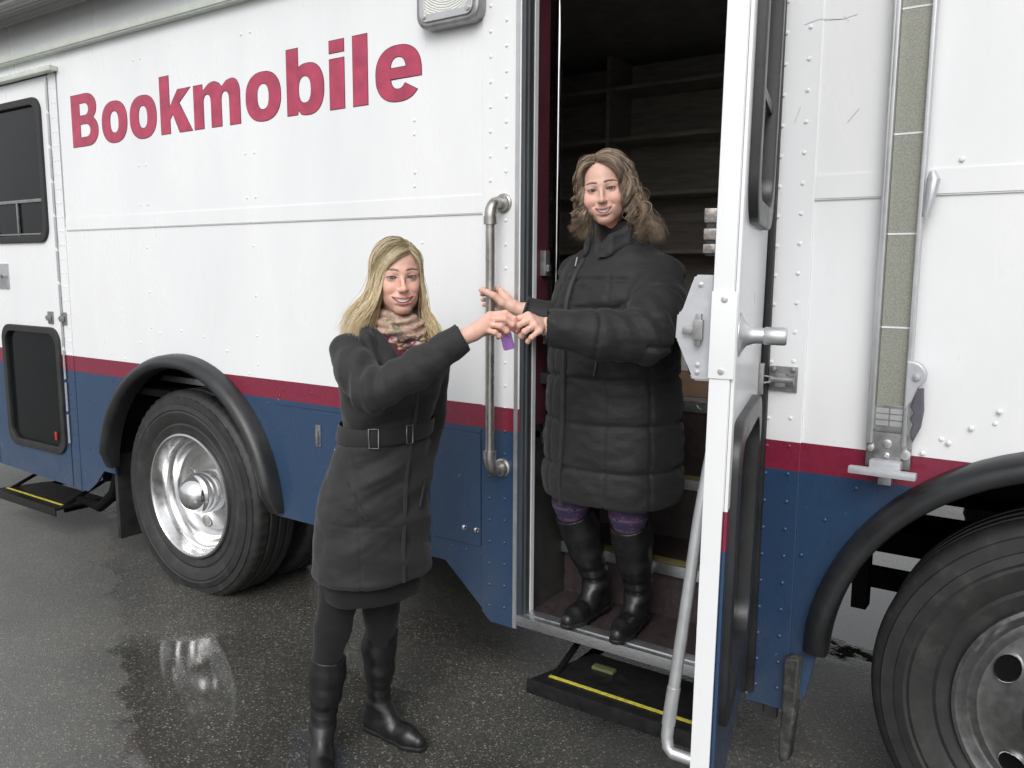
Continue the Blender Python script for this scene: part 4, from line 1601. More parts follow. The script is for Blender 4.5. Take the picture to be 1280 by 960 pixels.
def strands(name, paths, rad, cols, mat, parent, sides=3):
    """paths: (N, K, 3) array; tapered little tubes in one mesh with per-strand colour"""
    N, K, _ = paths.shape
    T = np.gradient(paths, axis=1)
    T /= np.linalg.norm(T, axis=2, keepdims=True) + 1e-9
    ref = np.array([.31, .77, .55], np.float32)
    U = np.cross(T, ref)
    U /= np.linalg.norm(U, axis=2, keepdims=True) + 1e-9
    B = np.cross(T, U)
    s_ = np.linspace(0, 1, K)
    prof = np.minimum(1, (1.0 - s_) * 3.0 + .12)[None, :] * np.asarray(rad).reshape(-1, 1)
    V = np.zeros((N, K, sides, 3), np.float32)
    for j in range(sides):
        q = 2 * PI * j / sides
        V[:, :, j] = paths + (U * math.cos(q) + B * math.sin(q)) * prof[:, :, None]
    base = (np.arange(N) * K * sides)[:, None, None] + (np.arange(K - 1) * sides)[None, :, None]
    j = np.arange(sides)[None, None, :]
    j2 = (j + 1) % sides
    Q = np.stack([base + j, base + j2, base + sides + j2, base + sides + j], -1).reshape(-1, 4)
    col = np.repeat(cols, sides, axis=0)
    return V.reshape(-1, 3), Q, col

def hair_mat(name, rough=.38):
    g = NG(name)
    a = g.n('Attribute', attribute_name='Col')
    g.set(Base_Color=a.outputs['Color'], Roughness=rough, Specular_IOR_Level=.45)
    return g.m

SCALP_C = np.array([0, -.010, .028], np.float32)
SCALP_R = np.array([.073, .098, .088], np.float32)

def hair_cap(f_line, grow_=1.035):
    """scalp surface under the strands, cut at the hairline"""
    me = bmesh.new()
    bmesh.ops.create_uvsphere(me, u_segments=40, v_segments=28, radius=1)
    V = np.array([v.co[:] for v in me.verts], np.float32)
    Q = [[v.index for v in f.verts] for f in me.faces]
    me.free()
    V = V * np.array([.073, .098, .088], np.float32) * grow_ + np.array([0, -.010, .028], np.float32)
    keep = f_line(V)
    F_ = [q if len(q) == 4 else q + [q[2]] for q in Q if all(keep[i] for i in q)]
    F3 = [q for q in F_ if len(set(q)) == 4]
    return V, np.array(F3)

def hairline(V, top=.080, temple=.050, side=-.03, back=-.085):
    x, y, z = V.T
    ax = np.abs(x)
    lim = np.where(y > .025, top - 7.0 * np.clip(ax - .02, 0, .2) ** 2 * 2 - .25 * np.clip(.075 - y, 0, .1) * (ax > .04), np.where(y > -.02, side + (y + .02) * 1.6, back + (y + .10) * .55))
    return z > lim

def build_hair(name, P_, rad, palette, Hm, parent, mat, r, dark_root=.8, own=None, cap_line=None, capcol=(.1, .08, .05)):
    N, K, _ = P_.shape
    pal = np.array(palette, np.float32)
    k = (own * 7919 % 104729) if own is not None else np.arange(N)
    ci = (np.modf(np.sin(k * 12.9898) * 43758.5453)[0] + 1) % 1
    ri = r.uniform(0, 1, N)
    mixv = np.clip(ci * .8 + ri * .2, 0, .999) * (len(pal) - 1)
    i = mixv.astype(int)
    fr = (mixv - i)[:, None]
    base = pal[i] * (1 - fr) + pal[np.minimum(i + 1, len(pal) - 1)] * fr
    s_ = np.linspace(0, 1, K)
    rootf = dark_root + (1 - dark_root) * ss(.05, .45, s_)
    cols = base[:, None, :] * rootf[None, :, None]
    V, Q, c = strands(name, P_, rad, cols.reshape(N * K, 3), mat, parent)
    if cap_line is not None:
        cv, cq = hair_cap(cap_line)
        Q = np.concatenate([Q, cq + len(V)])
        V = np.concatenate([V, cv])
        c = np.concatenate([c, np.tile(np.array(capcol, np.float32), (len(cv), 1))])
    V = xf(V.astype(np.float32), Hm)
    me = to_mesh(name, V, Q, c)
    me.materials.append(mat)
    return link(name, me, None, parent)
HAIR_M = hair_mat("hair_strands")

def curtain(r, N, K, side, xp, a0, rows, part=(28, 128), lift=.012, tpow=1.25, topr=1.02, front=.10, bow=.05):
    """strands laid from a parting over the skull shell, then down through horizontal contour rows.
    rows: (z, half width, half depth, centre y, x shift) from ear level down; a0: angle of the front edge from straight ahead"""
    t = r.uniform(0, 1, N) ** tpow
    lay = r.uniform(0, 1, N)
    e = SCALP_R * topr
    ph = np.radians(part[0] + (part[1] - part[0]) * np.clip(t + r.normal(0, .03, N), 0, 1))      # along the parting, front hairline to crown
    x0 = (xp / e[0]) + side * np.abs(r.normal(0, .03, N)) + side * (r.uniform(0, 1, N) ** 2) * .35 * (t > .12) + side * r.uniform(0, 1, N) * front * (t <= .2)
    q0 = np.stack([x0, np.cos(ph), np.sin(ph)], 1)
    q0 /= np.linalg.norm(q0, axis=1)[:, None]
    al = np.radians(a0 + (182 - a0) * t)
    cps = []
    for z, A, B, cy, sx in rows:
        f = .94 + .10 * lay
        cps.append(np.stack([side * A * f * np.sin(al) + sx, cy + B * f * np.cos(al), np.full(N, z)], 1))
    c0 = cps[0]
    q1 = (c0 - SCALP_C) / e
    r1 = np.linalg.norm(q1, axis=1)[:, None]
    q1n = q1 / r1
    n1 = 9
    om = np.arccos(np.clip((q0 * q1n).sum(1), -1, 1))[:, None]
    so = np.maximum(np.sin(om), 1e-4)
    pts = []
    for k in range(n1):
        s_ = k / n1
        d = (np.sin((1 - s_) * om) * q0 + np.sin(s_ * om) * q1n) / so
        bw = (bow * (1 - t) ** 2 * math.sin(PI * s_))[:, None]
        d = d + np.array([side * .8, 0, .6]) * bw
        d /= np.linalg.norm(d, axis=1)[:, None]
        rad = 1 + (r1 - 1) * s_ ** 2 + (lift * (.35 + lay[:, None]) / .085) * np.sin(min(1, s_ * 2.2 + .08) * PI / 2) * (1 - .75 * s_)
        pts.append(SCALP_C + d * e * rad)
    pts += cps
    C = np.stack(pts, 1)
    M_ = C.shape[1]
    # resample by a Catmull-Rom pass
    u = np.linspace(0, M_ - 1.0001, K * 2)
    i = u.astype(int)
    f = (u - i)[None, :, None]
    g = lambda k: C[:, np.clip(k, 0, M_ - 1)]
    p0, p1, p2, p3 = g(i - 1), g(i), g(i + 1), g(i + 2)
    P_ = .5 * (2 * p1 + (p2 - p0) * f + (2 * p0 - 5 * p1 + 4 * p2 - p3) * f ** 2 + (3 * p1 - p0 - 3 * p2 + p3) * f ** 3)
    # even spacing along each strand
    seg = np.concatenate([np.zeros((N, 1)), np.cumsum(np.linalg.norm(np.diff(P_, axis=1), axis=2), 1)], 1)
    out = np.zeros((N, K, 3), np.float32)
    w = np.linspace(0, 1, K)
    for n in range(N):
        for c in range(3):
            out[n, :, c] = np.interp(w * seg[n, -1], seg[n], P_[n, :, c])
    for _ in range(5):
        out[:, 1:-1] += .5 * (.5 * (out[:, :-2] + out[:, 2:]) - out[:, 1:-1])
    return out, t, lay

def style(P_, t, lay, r, G, wave, freq, tipspread, lenvar, stray, clump_amt=.6, start=.35):
    N, K, _ = P_.shape
    cl = (np.floor(t * G) + G * np.floor(lay * 3)).astype(int)
    s_ = np.linspace(0, 1, K)
    # clump towards the cluster mean lower down
    cnt = np.bincount(cl).astype(np.float32)
    mean = np.zeros((len(cnt), K, 3), np.float32)
    for c in range(3):
        for k in range(K):
            mean[:, k, c] = np.bincount(cl, P_[:, k, c]) / np.maximum(cnt, 1)
    a = (clump_amt * ss(start * .6, .85, s_))[None, :, None]
    P_ = P_ * (1 - a) + mean[cl] * a
    h1 = np.modf(np.abs(np.sin(cl * 12.9898) * 43758.5))[0]
    h2 = np.modf(np.abs(np.sin(cl * 78.233) * 12543.1))[0]
    h3 = np.modf(np.abs(np.sin(cl * 37.719) * 24634.6))[0]
    arg = s_[None, :] * (freq[0] + (freq[1] - freq[0]) * h2[:, None]) + 6.28 * h1[:, None] + r.normal(0, .22, (N, 1))
    env = ss(start - .15, start + .3, s_)[None, :] * (wave * (.5 + h3))[:, None]
    P_[:, :, 0] += np.sin(arg) * env
    P_[:, :, 1] += np.cos(arg * .93 + 1) * env * .8
    P_[:, :, 2] += np.sin(arg * 1.1 + 2) * env * .35
    e = (s_ ** 2)[None, :]
    P_[:, :, 0] += (h2[:, None] - .5) * tipspread * 2 * e + r.normal(0, tipspread * .35, (N, 1)) * e
    P_[:, :, 1] += (h3[:, None] - .5) * tipspread * 2 * e + r.normal(0, tipspread * .35, (N, 1)) * e
    P_[:, :, 2] += (r.uniform(0, lenvar, (N, 1)) + lenvar * .8 * h1[:, None]) * ss(.45, 1., s_)[None, :]
    m = r.uniform(size=N) < stray
    k = m.sum()
    P_[m] += (r.normal(0, .010, (k, 1, 3)) * s_[None, :, None] + r.normal(0, .004, (k, 1, 3)) * np.sin(s_ * 7 + 1)[None, :, None]).astype(np.float32)
    return P_, cl

def blonde_hair(Hm, parent):
    r = np.random.default_rng(5)
    K = 30
    A_, ta, la = curtain(r, 1700, K, 1, -.034, 47, [(.010, .078, .104, -.010, 0), (-.045, .088, .108, -.016, .004), (-.100, .098, .108, -.026, .012), (-.155, .108, .110, -.032, .028), (-.205, .112, .125, -.030, .046), (-.235, .112, .140, -.022, .060)], part=(36, 128), lift=.013)
    B_, tb, lb = curtain(r, 1100, K, -1, -.033, 54, [(.010, .077, .104, -.010, 0), (-.045, .082, .108, -.014, 0), (-.100, .086, .108, -.018, 0), (-.160, .092, .112, -.014, -.006), (-.220, .098, .125, .000, -.016), (-.285, .100, .140, .015, -.026)], part=(36, 128), lift=.011)
    A_, ca = style(A_, ta, la, r, 40, .0060, (6, 12), .020, .050, .14, .68)
    B_, cb = style(B_, tb, lb, r, 32, .0060, (6, 12), .019, .060, .14, .68)
    pal = [(.32, .225, .12), (.62, .48, .28), (.80, .66, .42), (.92, .80, .56), (.97, .89, .70)]
    P_ = np.concatenate([A_, B_])
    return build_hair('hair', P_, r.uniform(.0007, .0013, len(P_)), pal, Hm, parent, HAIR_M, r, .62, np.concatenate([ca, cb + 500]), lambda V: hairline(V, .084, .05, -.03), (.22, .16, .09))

def brown_hair(Hm, parent):
    r = np.random.default_rng(9)
    K = 40
    A_, ta, la = curtain(r, 1200, K, 1, .010, 52, [(.010, .083, .108, -.008, 0), (-.040, .085, .112, -.004, .000), (-.080, .086, .116, .004, -.002), (-.120, .088, .124, .014, -.002), (-.168, .090, .134, .026, .000)], part=(43, 128), lift=.025, front=.30, bow=.20)
    B_, tb, lb = curtain(r, 1500, K, -1, .008, 44, [(.010, .090, .112, -.008, -.004), (-.045, .101, .126, .000, -.008), (-.100, .110, .142, .010, -.014), (-.155, .117, .156, .018, -.024), (-.215, .124, .164, .022, -.044)], part=(43, 128), lift=.026, front=.30, bow=.20)
    A_, ca = style(A_, ta, la, r, 26, .0150, (19, 30), .018, .035, .14, .84, .24)
    B_, cb = style(B_, tb, lb, r, 34, .0155, (19, 30), .020, .035, .14, .84, .22)
    pal = [(.085, .060, .043), (.20, .145, .105), (.35, .265, .195), (.50, .39, .28), (.68, .53, .37)]
    P_ = np.concatenate([A_, B_])
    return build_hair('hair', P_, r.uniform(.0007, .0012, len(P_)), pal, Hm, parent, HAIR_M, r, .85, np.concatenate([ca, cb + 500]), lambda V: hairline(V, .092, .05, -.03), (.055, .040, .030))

FACE_A = dict(id='A', mw=.0355, w=.96, cheek=.94, lip=(.42, .12, .12), brow=(.15, .09, .055), brow_w=.9, eye_hi=.0041, eye_lo=.0029, nose=1.02)
FACE_B = dict(id='B', mw=.0300, w=1.09, cheek=1.18, lip=(.46, .15, .15), brow=(.07, .042, .03), brow_w=.95, eye_hi=.0041, eye_lo=.0028, nose=1.0)
EYE_A = eye_mat("blue_grey_eye", (.21, .26, .28))
EYE_B = eye_mat("hazel_eye", (.17, .10, .05))

# cloth materials
def cloth(name, col, rough=.75, weave=700., wb=.15, sheen=.25, var=.12, coarse=.0):
    g = NG(name)
    f = g.noise(18, 4, .6)
    fine = g.noise(weave, 2, .6)
    c = g.ramp(f, [(.3, [v * (1 - var) for v in col]), (.7, [v * (1 + var) for v in col])])
    c = g.mix(.35, c, g.ramp(fine, [(.3, [v * .6 for v in col]), (.7, [v * 1.5 for v in col])]))
    g.set(Base_Color=c, Roughness=rough, Sheen_Weight=sheen, Sheen_Roughness=.5, Specular_IOR_Level=.35)
    b = g.bump(fine, wb, .0012)
    if coarse:
        cr = g.noise(coarse, 4, .55, stretch=(1, 1, 1.7))
        g.bump(cr, .30, .016, b)
    return g.m
SOFT = cloth("charcoal_softshell", (.021, .021, .0225), .72, 900, .12, .12, .14, 16)
SOFT2 = cloth("charcoal_softshell_trim", (.018, .018, .0195), .7, 900, .12, .12)
PUFF = cloth("black_quilted_nylon", (.019, .0195, .0205), .66, 600, .06, .10, .2, 24)
LEGM = cloth("black_legging_knit", (.008, .008, .0085), .85, 1200, .2, .1)
BOOT = simple("black_boot_leather", (.011, .011, .012), .40, 0, .3, 30, .25, 160, .0015, Coat_Weight=.1, Coat_Roughness=.3)
SOLE = simple("boot_sole_rubber", (.010, .010, .010), .6)
ZIP = simple("dark_zip", (.06, .06, .065), .4, .4)
BUCK = simple("gunmetal_buckle", (.22, .22, .22), .35, .8)
TOPM = cloth("maroon_knit", (.085, .012, .030), .8, 500, .3, .2)
# the scarf: blush ground with olive and brown swirls, maroon and gold on the tail
SC = NG("printed_scarf")
vo_ = SC.n('TexVoronoi', feature='DISTANCE_TO_EDGE')
vo_.inputs['Scale'].default_value = 19
wv_ = SC.noise(16, 3, .6)
mpn = SC.n('VectorMath', operation='ADD')
nz_ = SC.n('TexNoise')
nz_.inputs['Scale'].default_value = 14
SC.l(SC.coord(), nz_.inputs['Vector'])
scl = SC.n('VectorMath', operation='SCALE')
scl.inputs['Scale'].default_value = .10
SC.l(nz_.outputs['Color'], scl.inputs[0])
SC.l(SC.coord(), mpn.inputs[0])
SC.l(scl.outputs[0], mpn.inputs[1])
SC.l(mpn.outputs[0], vo_.inputs['Vector'])
ed = vo_.outputs['Distance']
upc = SC.mix(SC.ramp(ed, [(.0, .75), (.05, 0.)]), SC.ramp(wv_, [(.35, (.47, .30, .25)), (.56, (.50, .34, .27)), (.61, (.24, .20, .13)), (.66, (.16, .14, .09)), (.72, (.52, .36, .29))]), (.22, .19, .13))
lwc = SC.mix(SC.ramp(ed, [(.03, 1.), (.12, 0.)]), SC.ramp(wv_, [(.38, (.16, .02, .06)), (.48, (.50, .36, .12)), (.56, (.55, .42, .36)), (.62, (.20, .02, .05))]), (.06, .03, .03))
zz_ = SC.sep(SC.coord())[2]
SC.set(Base_Color=SC.mix(SC.ramp(SC.math('MULTIPLY', zz_, .5), [(.707, 0.), (.713, 1.)]), lwc, upc), Roughness=.6, Sheen_Weight=.2)
SC = SC.m
PT = NG("patterned_legging")
vp = PT.n('TexVoronoi')
vp.inputs['Scale'].default_value = 55
PT.l(PT.coord(), vp.inputs['Vector'])
pz = PT.math('SINE', PT.math('MULTIPLY', PT.sep(PT.coord())[2], 150.))
pc = PT.ramp(vp.outputs['Distance'], [(.15, (.17, .045, .075)), (.3, (.10, .045, .12)), (.45, (.045, .035, .09))], 'LINEAR')
PT.set(Base_Color=PT.mix(PT.ramp(pz, [(.72, 0.), (.80, 1.)]), pc, PT.ramp(vp.outputs['Distance'], [(.2, (.02, .016, .03)), (.4, (.12, .085, .14))])), Roughness=.8)
PT = PT.m

def finish(name, f, mat, parent, it=1, disp=None, keep=None):
    V, Q = f.net()
    V = relax(V, Q, it, .5)
    if disp is not None:
        N_ = normals(V, Q)
        V = V + N_ * disp(V, N_)[:, None]
        V = relax(V, Q, 1, .25)
    if keep is not None:
        k = keep(V)
        Q = Q[k[Q].all(1)]
        used = np.unique(Q)
        mp_ = np.full(len(V), -1); mp_[used] = np.arange(len(used))
        V = V[used]; Q = mp_[Q]
    me = to_mesh(name, V.astype(np.float32), Q)
    me.materials.append(mat)
    return link(name, me, None, parent)

def fold(V, p, d, freq, amp, width, seed=0, sharp=1.6):
    """a bundle of creases near point p running across direction d"""
    p = np.array(p, np.float32); d = np.array(d, np.float32); d /= np.linalg.norm(d)
    q = V - p
    w = np.exp(-(q ** 2).sum(1) / width ** 2)
    s_ = np.sin((q @ d) * freq + 1.3 * wob(V, 9, seed))
    return amp * w * np.sign(s_) * np.abs(s_) ** sharp

def boot(name, top, ank, heel, toe, rt_, parent, sole_z, crease=.003):
    """tall boot: shaft from top to ankle, foot from heel to toe standing at sole_z"""
    top, ank, heel, toe = [np.array(v, np.float32) for v in (top, ank, heel, toe)]
    A = np.stack([top, ank, heel, toe])
    f = Field(A.min(0) - .10, A.max(0) + .10, .0042)
    mid = top * .45 + ank * .55
    fd = (toe - heel) / np.linalg.norm(toe - heel)
    f.path([top, top * .75 + ank * .25 - np.append(fd[:2] * .008, 0), mid, ank], [rt_, rt_ * 1.06, rt_ * .92, rt_ * .66], .012)
    hz = heel + np.array([0, 0, .045])
    f.cone(ank, hz + fd * .012, rt_ * .68, .033, .02)
    f.cone(ank + fd * .01, heel + fd * .11 + [0, 0, .050], rt_ * .60, .036, .025)
    f.path([heel + fd * .03 + [0, 0, .036], heel + fd * .11 + [0, 0, .036], heel + fd * .19 + [0, 0, .031], toe - fd * .030 + [0, 0, .027]], [.033, .037, .036, .026], .02)
    sl, X, Y, Z = f.reg(f.lo, f.lo + f.h * f.n)
    f.d = np.maximum(f.d, sole_z + .012 - Z).astype(np.float32)
    ud = (top - ank) / np.linalg.norm(top - ank)
    tl = float(np.dot(top - ank, ud))
    sl, X, Y, Z = f.reg(f.lo, f.lo + f.h * f.n)
    f.d = np.maximum(f.d, (X - top[0]) * ud[0] + (Y - top[1]) * ud[1] + (Z - top[2]) * ud[2]).astype(np.float32)
    def disp(V, N_):
        return (fold(V, ank + [0, 0, .03], (0, .25, 1), 130, crease, .085, 1) + fold(V, heel + fd * .16 + [0, 0, .05], fd, 150, crease * .5, .05, 2) + .0012 * wob(V, 40, 3))
    b = finish(name, f, BOOT, parent, 1, disp)
    # sole with a block heel
    f = Field(np.minimum(heel, toe) - .06, np.maximum(heel, toe) + .06, .004)
    f.path([heel + fd * .015 + [0, 0, .012], heel + fd * .11 + [0, 0, .012], heel + fd * .19 + [0, 0, .012], toe - fd * .028 + [0, 0, .012]], [.035, .034, .039, .027], .02)
    sl, X, Y, Z = f.reg(f.lo, f.lo + f.h * f.n)
    al = (X - heel[0]) * fd[0] + (Y - heel[1]) * fd[1]
    bot = np.where(al < .065, sole_z, sole_z + .004 * (al < .12))
    f.d = np.maximum(f.d, np.maximum(Z - sole_z - .018, bot - Z)).astype(np.float32)
    finish('boot_sole', f, SOLE, b, 0)
    return b

def make_person(root):
    Mi = root.matrix_basis.inverted()
    def L(x, y, z):
        v = Mi @ Vector((x, y, z))
        return np.array(v[:], np.float32)
    return L

def ring_pts(prof, z, off=0., n=72, a0=0, a1=360, p=2.3):
    P_ = np.array(prof, np.float32)
    a, b, cx, cy = [float(smooth_interp(np.array([z], np.float32), P_[:, 0], P_[:, i])[0]) for i in (1, 2, 3, 4)]
    out = []
    for k in range(n + 1):
        q = R(a0 + (a1 - a0) * k / n)
        c_, s_ = math.cos(q), math.sin(q)
        out.append((cx + (a + off) * math.copysign(abs(c_) ** (2 / p), c_), cy + (b + off) * math.copysign(abs(s_) ** (2 / p), s_), z))
    return out

def band(name, prof, z0, z1, off, th, mat, parent, a0=0, a1=360, slope=0., n=72):
    """strap following the coat's contour"""
    m = MB()
    rings = []
    for (z, o) in ((z0, off), (z0 + .15 * (z1 - z0), off + th), (z1 - .15 * (z1 - z0), off + th), (z1, off)):
        rings.append([m.bm.verts.new((x, y, zz + slope * x)) for x, y, zz in ring_pts(prof, z, o, n, a0, a1)])
    for A, B in zip(rings, rings[1:]):
        for k in range(n):
            m.bm.faces.new((A[k], A[k + 1], B[k + 1], B[k]))
    return m.build(name, mat, parent, 70)

def front_strip(name, prof, x, z0, z1, w, off, mat, parent, n=40, th=.003, sway=0.):
    """zip or placket down the coat front at local x"""
    P_ = np.array(prof, np.float32)
    m = MB()
    pts = []
    for k in range(n + 1):
        z = z0 + (z1 - z0) * k / n
        a, b, cx, cy = [float(smooth_interp(np.array([z], np.float32), P_[:, 0], P_[:, i])[0]) for i in (1, 2, 3, 4)]
        xx = x + cx + sway * math.sin(k * .35)
        u = min(.98, abs((xx - cx) / a))
        pts.append((xx, cy + b * (1 - u ** 2.3) ** (1 / 2.3) + off, z))
    rows = []
    for (px_, py_, pz_) in pts:
        rows.append([m.bm.verts.new((px_ + d * w, py_ + e, pz_)) for d, e in ((-.5, -.004), (-.4, th), (.4, th), (.5, -.004))])
    for A, B in zip(rows, rows[1:]):
        for k in range(3):
            m.bm.faces.new((A[k], A[k + 1], B[k + 1], B[k]))
    return m.build(name, mat, parent, 60)

def person_body(root, FP, tone, H, extra, torso, limbs, name='body'):
    """skin of head, neck and hands and the hidden torso and limbs in one mesh"""
    f = head_field(FP)
    V, Q = f.net()
    V = relax(V, Q, 1, .35)
    C = head_colors(V, tone, FP)
    SKIN_VERTS[FP['id']] = V.copy()
    V = xf(V, H)
    parts = [(V, Q, C)]
    A = np.array([p for l in limbs for p in l[0]] + [(t[3] + s_ * t[1], t[4] + u * t[2], t[0]) for t in torso for s_ in (-1, 1) for u in (-1, 1)], np.float32)
    g = Field(A.min(0) - .08, A.max(0) + .08, .011)
    g.loft(torso, 0, 2.2)
    for pts, rs in limbs:
        g.path(pts, rs, .02)
    v, q = g.net()
    parts.append((v, q, np.tile(np.array(tone, np.float32), (len(v), 1))))
    parts += extra
    VV, QQ, CC, n = [], [], [], 0
    for v, q, c in parts:
        VV.append(v); QQ.append(q + n); CC.append(c); n += len(v)
    me = to_mesh(name, np.concatenate(VV), np.concatenate(QQ), np.concatenate(CC))
    me.materials.append(SKIN_M)
    return link(name, me, None, root)

def head_matrix(L, eye_world, heading, pitch, roll):
    """head placed so that the point between the eyes is at eye_world; heading in world degrees"""
    return None

# ================================================================== woman on the asphalt
WA = empty('person', (-1.88, -.53, 0), R(-18 - 90), 'woman with long blonde hair in a belted charcoal coat standing on the wet asphalt', 'person', None)
bpy.context.view_layer.update()
L = make_person(WA)
def head_mat(root, eye, heading, pitch=0., roll=0., sc=1.):
    """eye: point in front of which the face plane lies (world); heading of the face in degrees from +X"""
    W_ = Matrix.Translation(eye) @ Matrix.Rotation(R(heading - 90), 4, 'Z') @ Matrix.Rotation(R(pitch), 4, 'X') @ Matrix.Rotation(R(roll), 4, 'Y') @ Matrix.Translation((0, -.075, 0)) @ Matrix.Scale(sc, 4)
    return root.matrix_basis.inverted() @ W_
HA = head_mat(WA, (-1.722, -.53, 1.597), -38, -1, 2, .98)
TONE_A = (.74, .445, .355)
TONE_B = (.74, .465, .375)
nk = np.array((HA @ Vector((0, -.04, -.19)))[:], np.float32)
# shoulder line centre in local space
sc_ = L(-1.80, -.49, 1.39)
sx, sy = float(sc_[0]), float(sc_[1])
COAT_A = [(.632, .192, .168, -.008, .004), (.670, .193, .168, -.008, .004), (.80, .188, .160, -.010, .010), (.95, .170, .145, -.022, .024), (1.06, .150, .128, -.038, .038), (1.11, .143, .122, -.045, .044),
          (1.18, .150, .128, -.052, .052), (1.27, .166, .132, sx * .92, sy * .92), (1.345, .182, .118, sx, sy), (1.395, .160, .090, sx, sy - .004), (1.425, .105, .072, sx, sy - .008), (1.445, .070, .062, sx, sy - .004)]
RSH, REL, RWR = L(-1.845, -.640, 1.372), L(-1.668, -.722, 1.270), L(-1.492, -.528, 1.424)
LSH, LEL, LPK = L(-1.755, -.340, 1.365), L(-1.785, -.325, 1.13), np.array([-.128, .085, .94], np.float32)
f = Field((-.36, -.32, .57), (.42, .46, 1.50), .0058)
f.loft(COAT_A, 0)
# open neck: a V down to the zip
sl, X, Y, Z = f.reg((-.2, .0, 1.20), (.2, .4, 1.5))
vee = np.maximum(np.abs(X - (sx * .9 - .012)) - (Z - 1.262) * .42, .03 + sy * .6 - Y)
f.carve(sl, vee, .012)
f.path([RSH, RSH * .5 + REL * .5 + np.array([.006, -.004, -.004]), REL], [.056, .060, .060], .03)
f.path([REL, REL * .5 + RWR * .5 + np.array([0, 0, -.012]), RWR], [.060, .056, .045], .018)
f.path([LSH, LEL, LPK], [.058, .050, .046], .03)
# sleeve end: cut square and hollowed
wd = (RWR - REL) / np.linalg.norm(RWR - REL)
sl, X, Y, Z = f.reg(RWR - .09, RWR + .09)
along = (X - RWR[0]) * wd[0] + (Y - RWR[1]) * wd[1] + (Z - RWR[2]) * wd[2]
f.d[sl] = np.maximum(f.d[sl], along - .004)
f.cone(RWR - wd * .03, RWR + wd * .05, .034, .037, .004, cut=True)
# hollow under the hem
f.ell((0, 0, .60), (.172, .146, .06), .01, cut=True)
def dispA(V, N_):
    x, y, z = V.T
    d = .0045 * wob(V, 11, 1, st=(1, 1, .6)) * (z < 1.3) + .0026 * wob(V, 30, 6, st=(1, 1, 1.9)) + .0016 * wob(V, 58, 4, st=(.8, .8, 1.7))
    d += fold(V, REL, (RWR - RSH) / 1., 130, .0060, .09, 2) + fold(V, RSH * .5 + REL * .5, (RWR - RSH), 110, .0030, .10, 5)
    d += fold(V, REL * .45 + RWR * .55, (RWR - REL) + np.array([0, 0, .15]), 85, .0055, .12, 7)
    d += fold(V, (0, .15, .98), (.5, 0, 1), 64, .0100, .15, 3) + fold(V, (-.06, .16, .80), (-.35, 0, 1), 48, .0095, .16, 4) + fold(V, (.12, .1, .86), (.6, 0, 1), 52, .0075, .14, 8)
    d += fold(V, (-.03, .14, 1.18), (.2, 0, 1), 80, .0075, .12, 9)
    d -= .006 * np.exp(-((z - (1.11 - .05 * (x + .045))) / .030) ** 2)
    d -= .0030 * np.exp(-((z - (.825 + .08 * x)) / .004) ** 2) * (y > -.05)     # seam above the hem panel
    d += .0035 * np.exp(-((z - .648) / .010) ** 2)
    for xs in (-.115, .105):
        d -= .0022 * np.exp(-((x - xs) / .004) ** 2) * (y > 0) * (z < 1.08)
    return d
coatA = finish('coat', f, SOFT, WA, 2, dispA)
# collar and lapels
f = Field((-.22, -.22, 1.2), (.22, .30, 1.56), .005)
cyb = sy
colp = [(sx + .112, cyb + .098, 1.345), (sx + .122, cyb + .062, 1.41), (sx + .088, cyb - .030, 1.452), (sx + .0, cyb - .085, 1.470), (sx - .088, cyb - .030, 1.452), (sx - .112, cyb + .062, 1.41), (sx - .085, cyb + .105, 1.345)]
f.path(colp, [.014, .021, .024, .025, .024, .021, .014], .012)
f.path([(sx + .112, cyb + .098, 1.345), (sx * .8 + .050, cyb + .120, 1.285)], [.014, .010], .01)
f.path([(sx - .085, cyb + .105, 1.345), (sx * .8 - .030, cyb + .122, 1.285)], [.014, .010], .01)
finish('coat_collar', f, SOFT2, coatA, 2, lambda V, N_: .002 * wob(V, 40, 3))
# knit top in the V and skirt below the coat
f = Field((-.2, -.2, 1.15), (.2, .35, 1.5), .006)
f.loft([(z, a - .018, b - .016, cx, cy) for z, a, b, cx, cy in COAT_A if z > 1.1], 0)
finish('knit_top', f, TOPM, WA, 1, lambda V, N_: .001 * wob(V, 60, 2))
f = Field((-.26, -.24, .50), (.26, .26, .70), .006)
f.loft([(.560, .165, .140, -.005, 0), (.60, .168, .142, -.005, 0), (.68, .17, .145, 0, 0)], 0)
f.ell((0, 0, .55), (.150, .126, .04), .008, cut=True)
finish('skirt', f, LEGM, WA, 1, lambda V, N_: .004 * wob(V, 30, 4, st=(1, 1, .3)))
# belt, buckles, zip
bl = band('belt', COAT_A, 1.085, 1.138, .006, .0045, SOFT2, coatA, 0, 360, -.05)
def buckle(ang, z, w=.030, hgt=.060):
    p = ring_pts(COAT_A, z, .014, 360)[int(ang) % 360]
    q = R(ang)
    out = Vector((math.cos(q), math.sin(q), 0))
    t = Vector((-math.sin(q), math.cos(q), 0))
    m = MB()
    c = Vector(p) + Vector((0, 0, -.05 * p[0]))
    cr = [c + t * (w / 2 * a) + Vector((0, 0, hgt / 2 * b)) for a, b in ((-1, -1), (1, -1), (1, 1), (-1, 1))]
    m.tube(cr, .0028, 8, closed=True)
    o = m.build('buckle', BUCK, bl, 60)
buckle(52, 1.112)
buckle(92, 1.112, .022, .056)
front_strip('zip', COAT_A, -.022, .640, 1.26, .012, .004, ZIP, coatA, sway=.002)
m = MB()
m.box(-.022 + sx * .4 - .003, -.022 + sx * .4 + .003, .165, .170, 1.205, 1.232, .001)
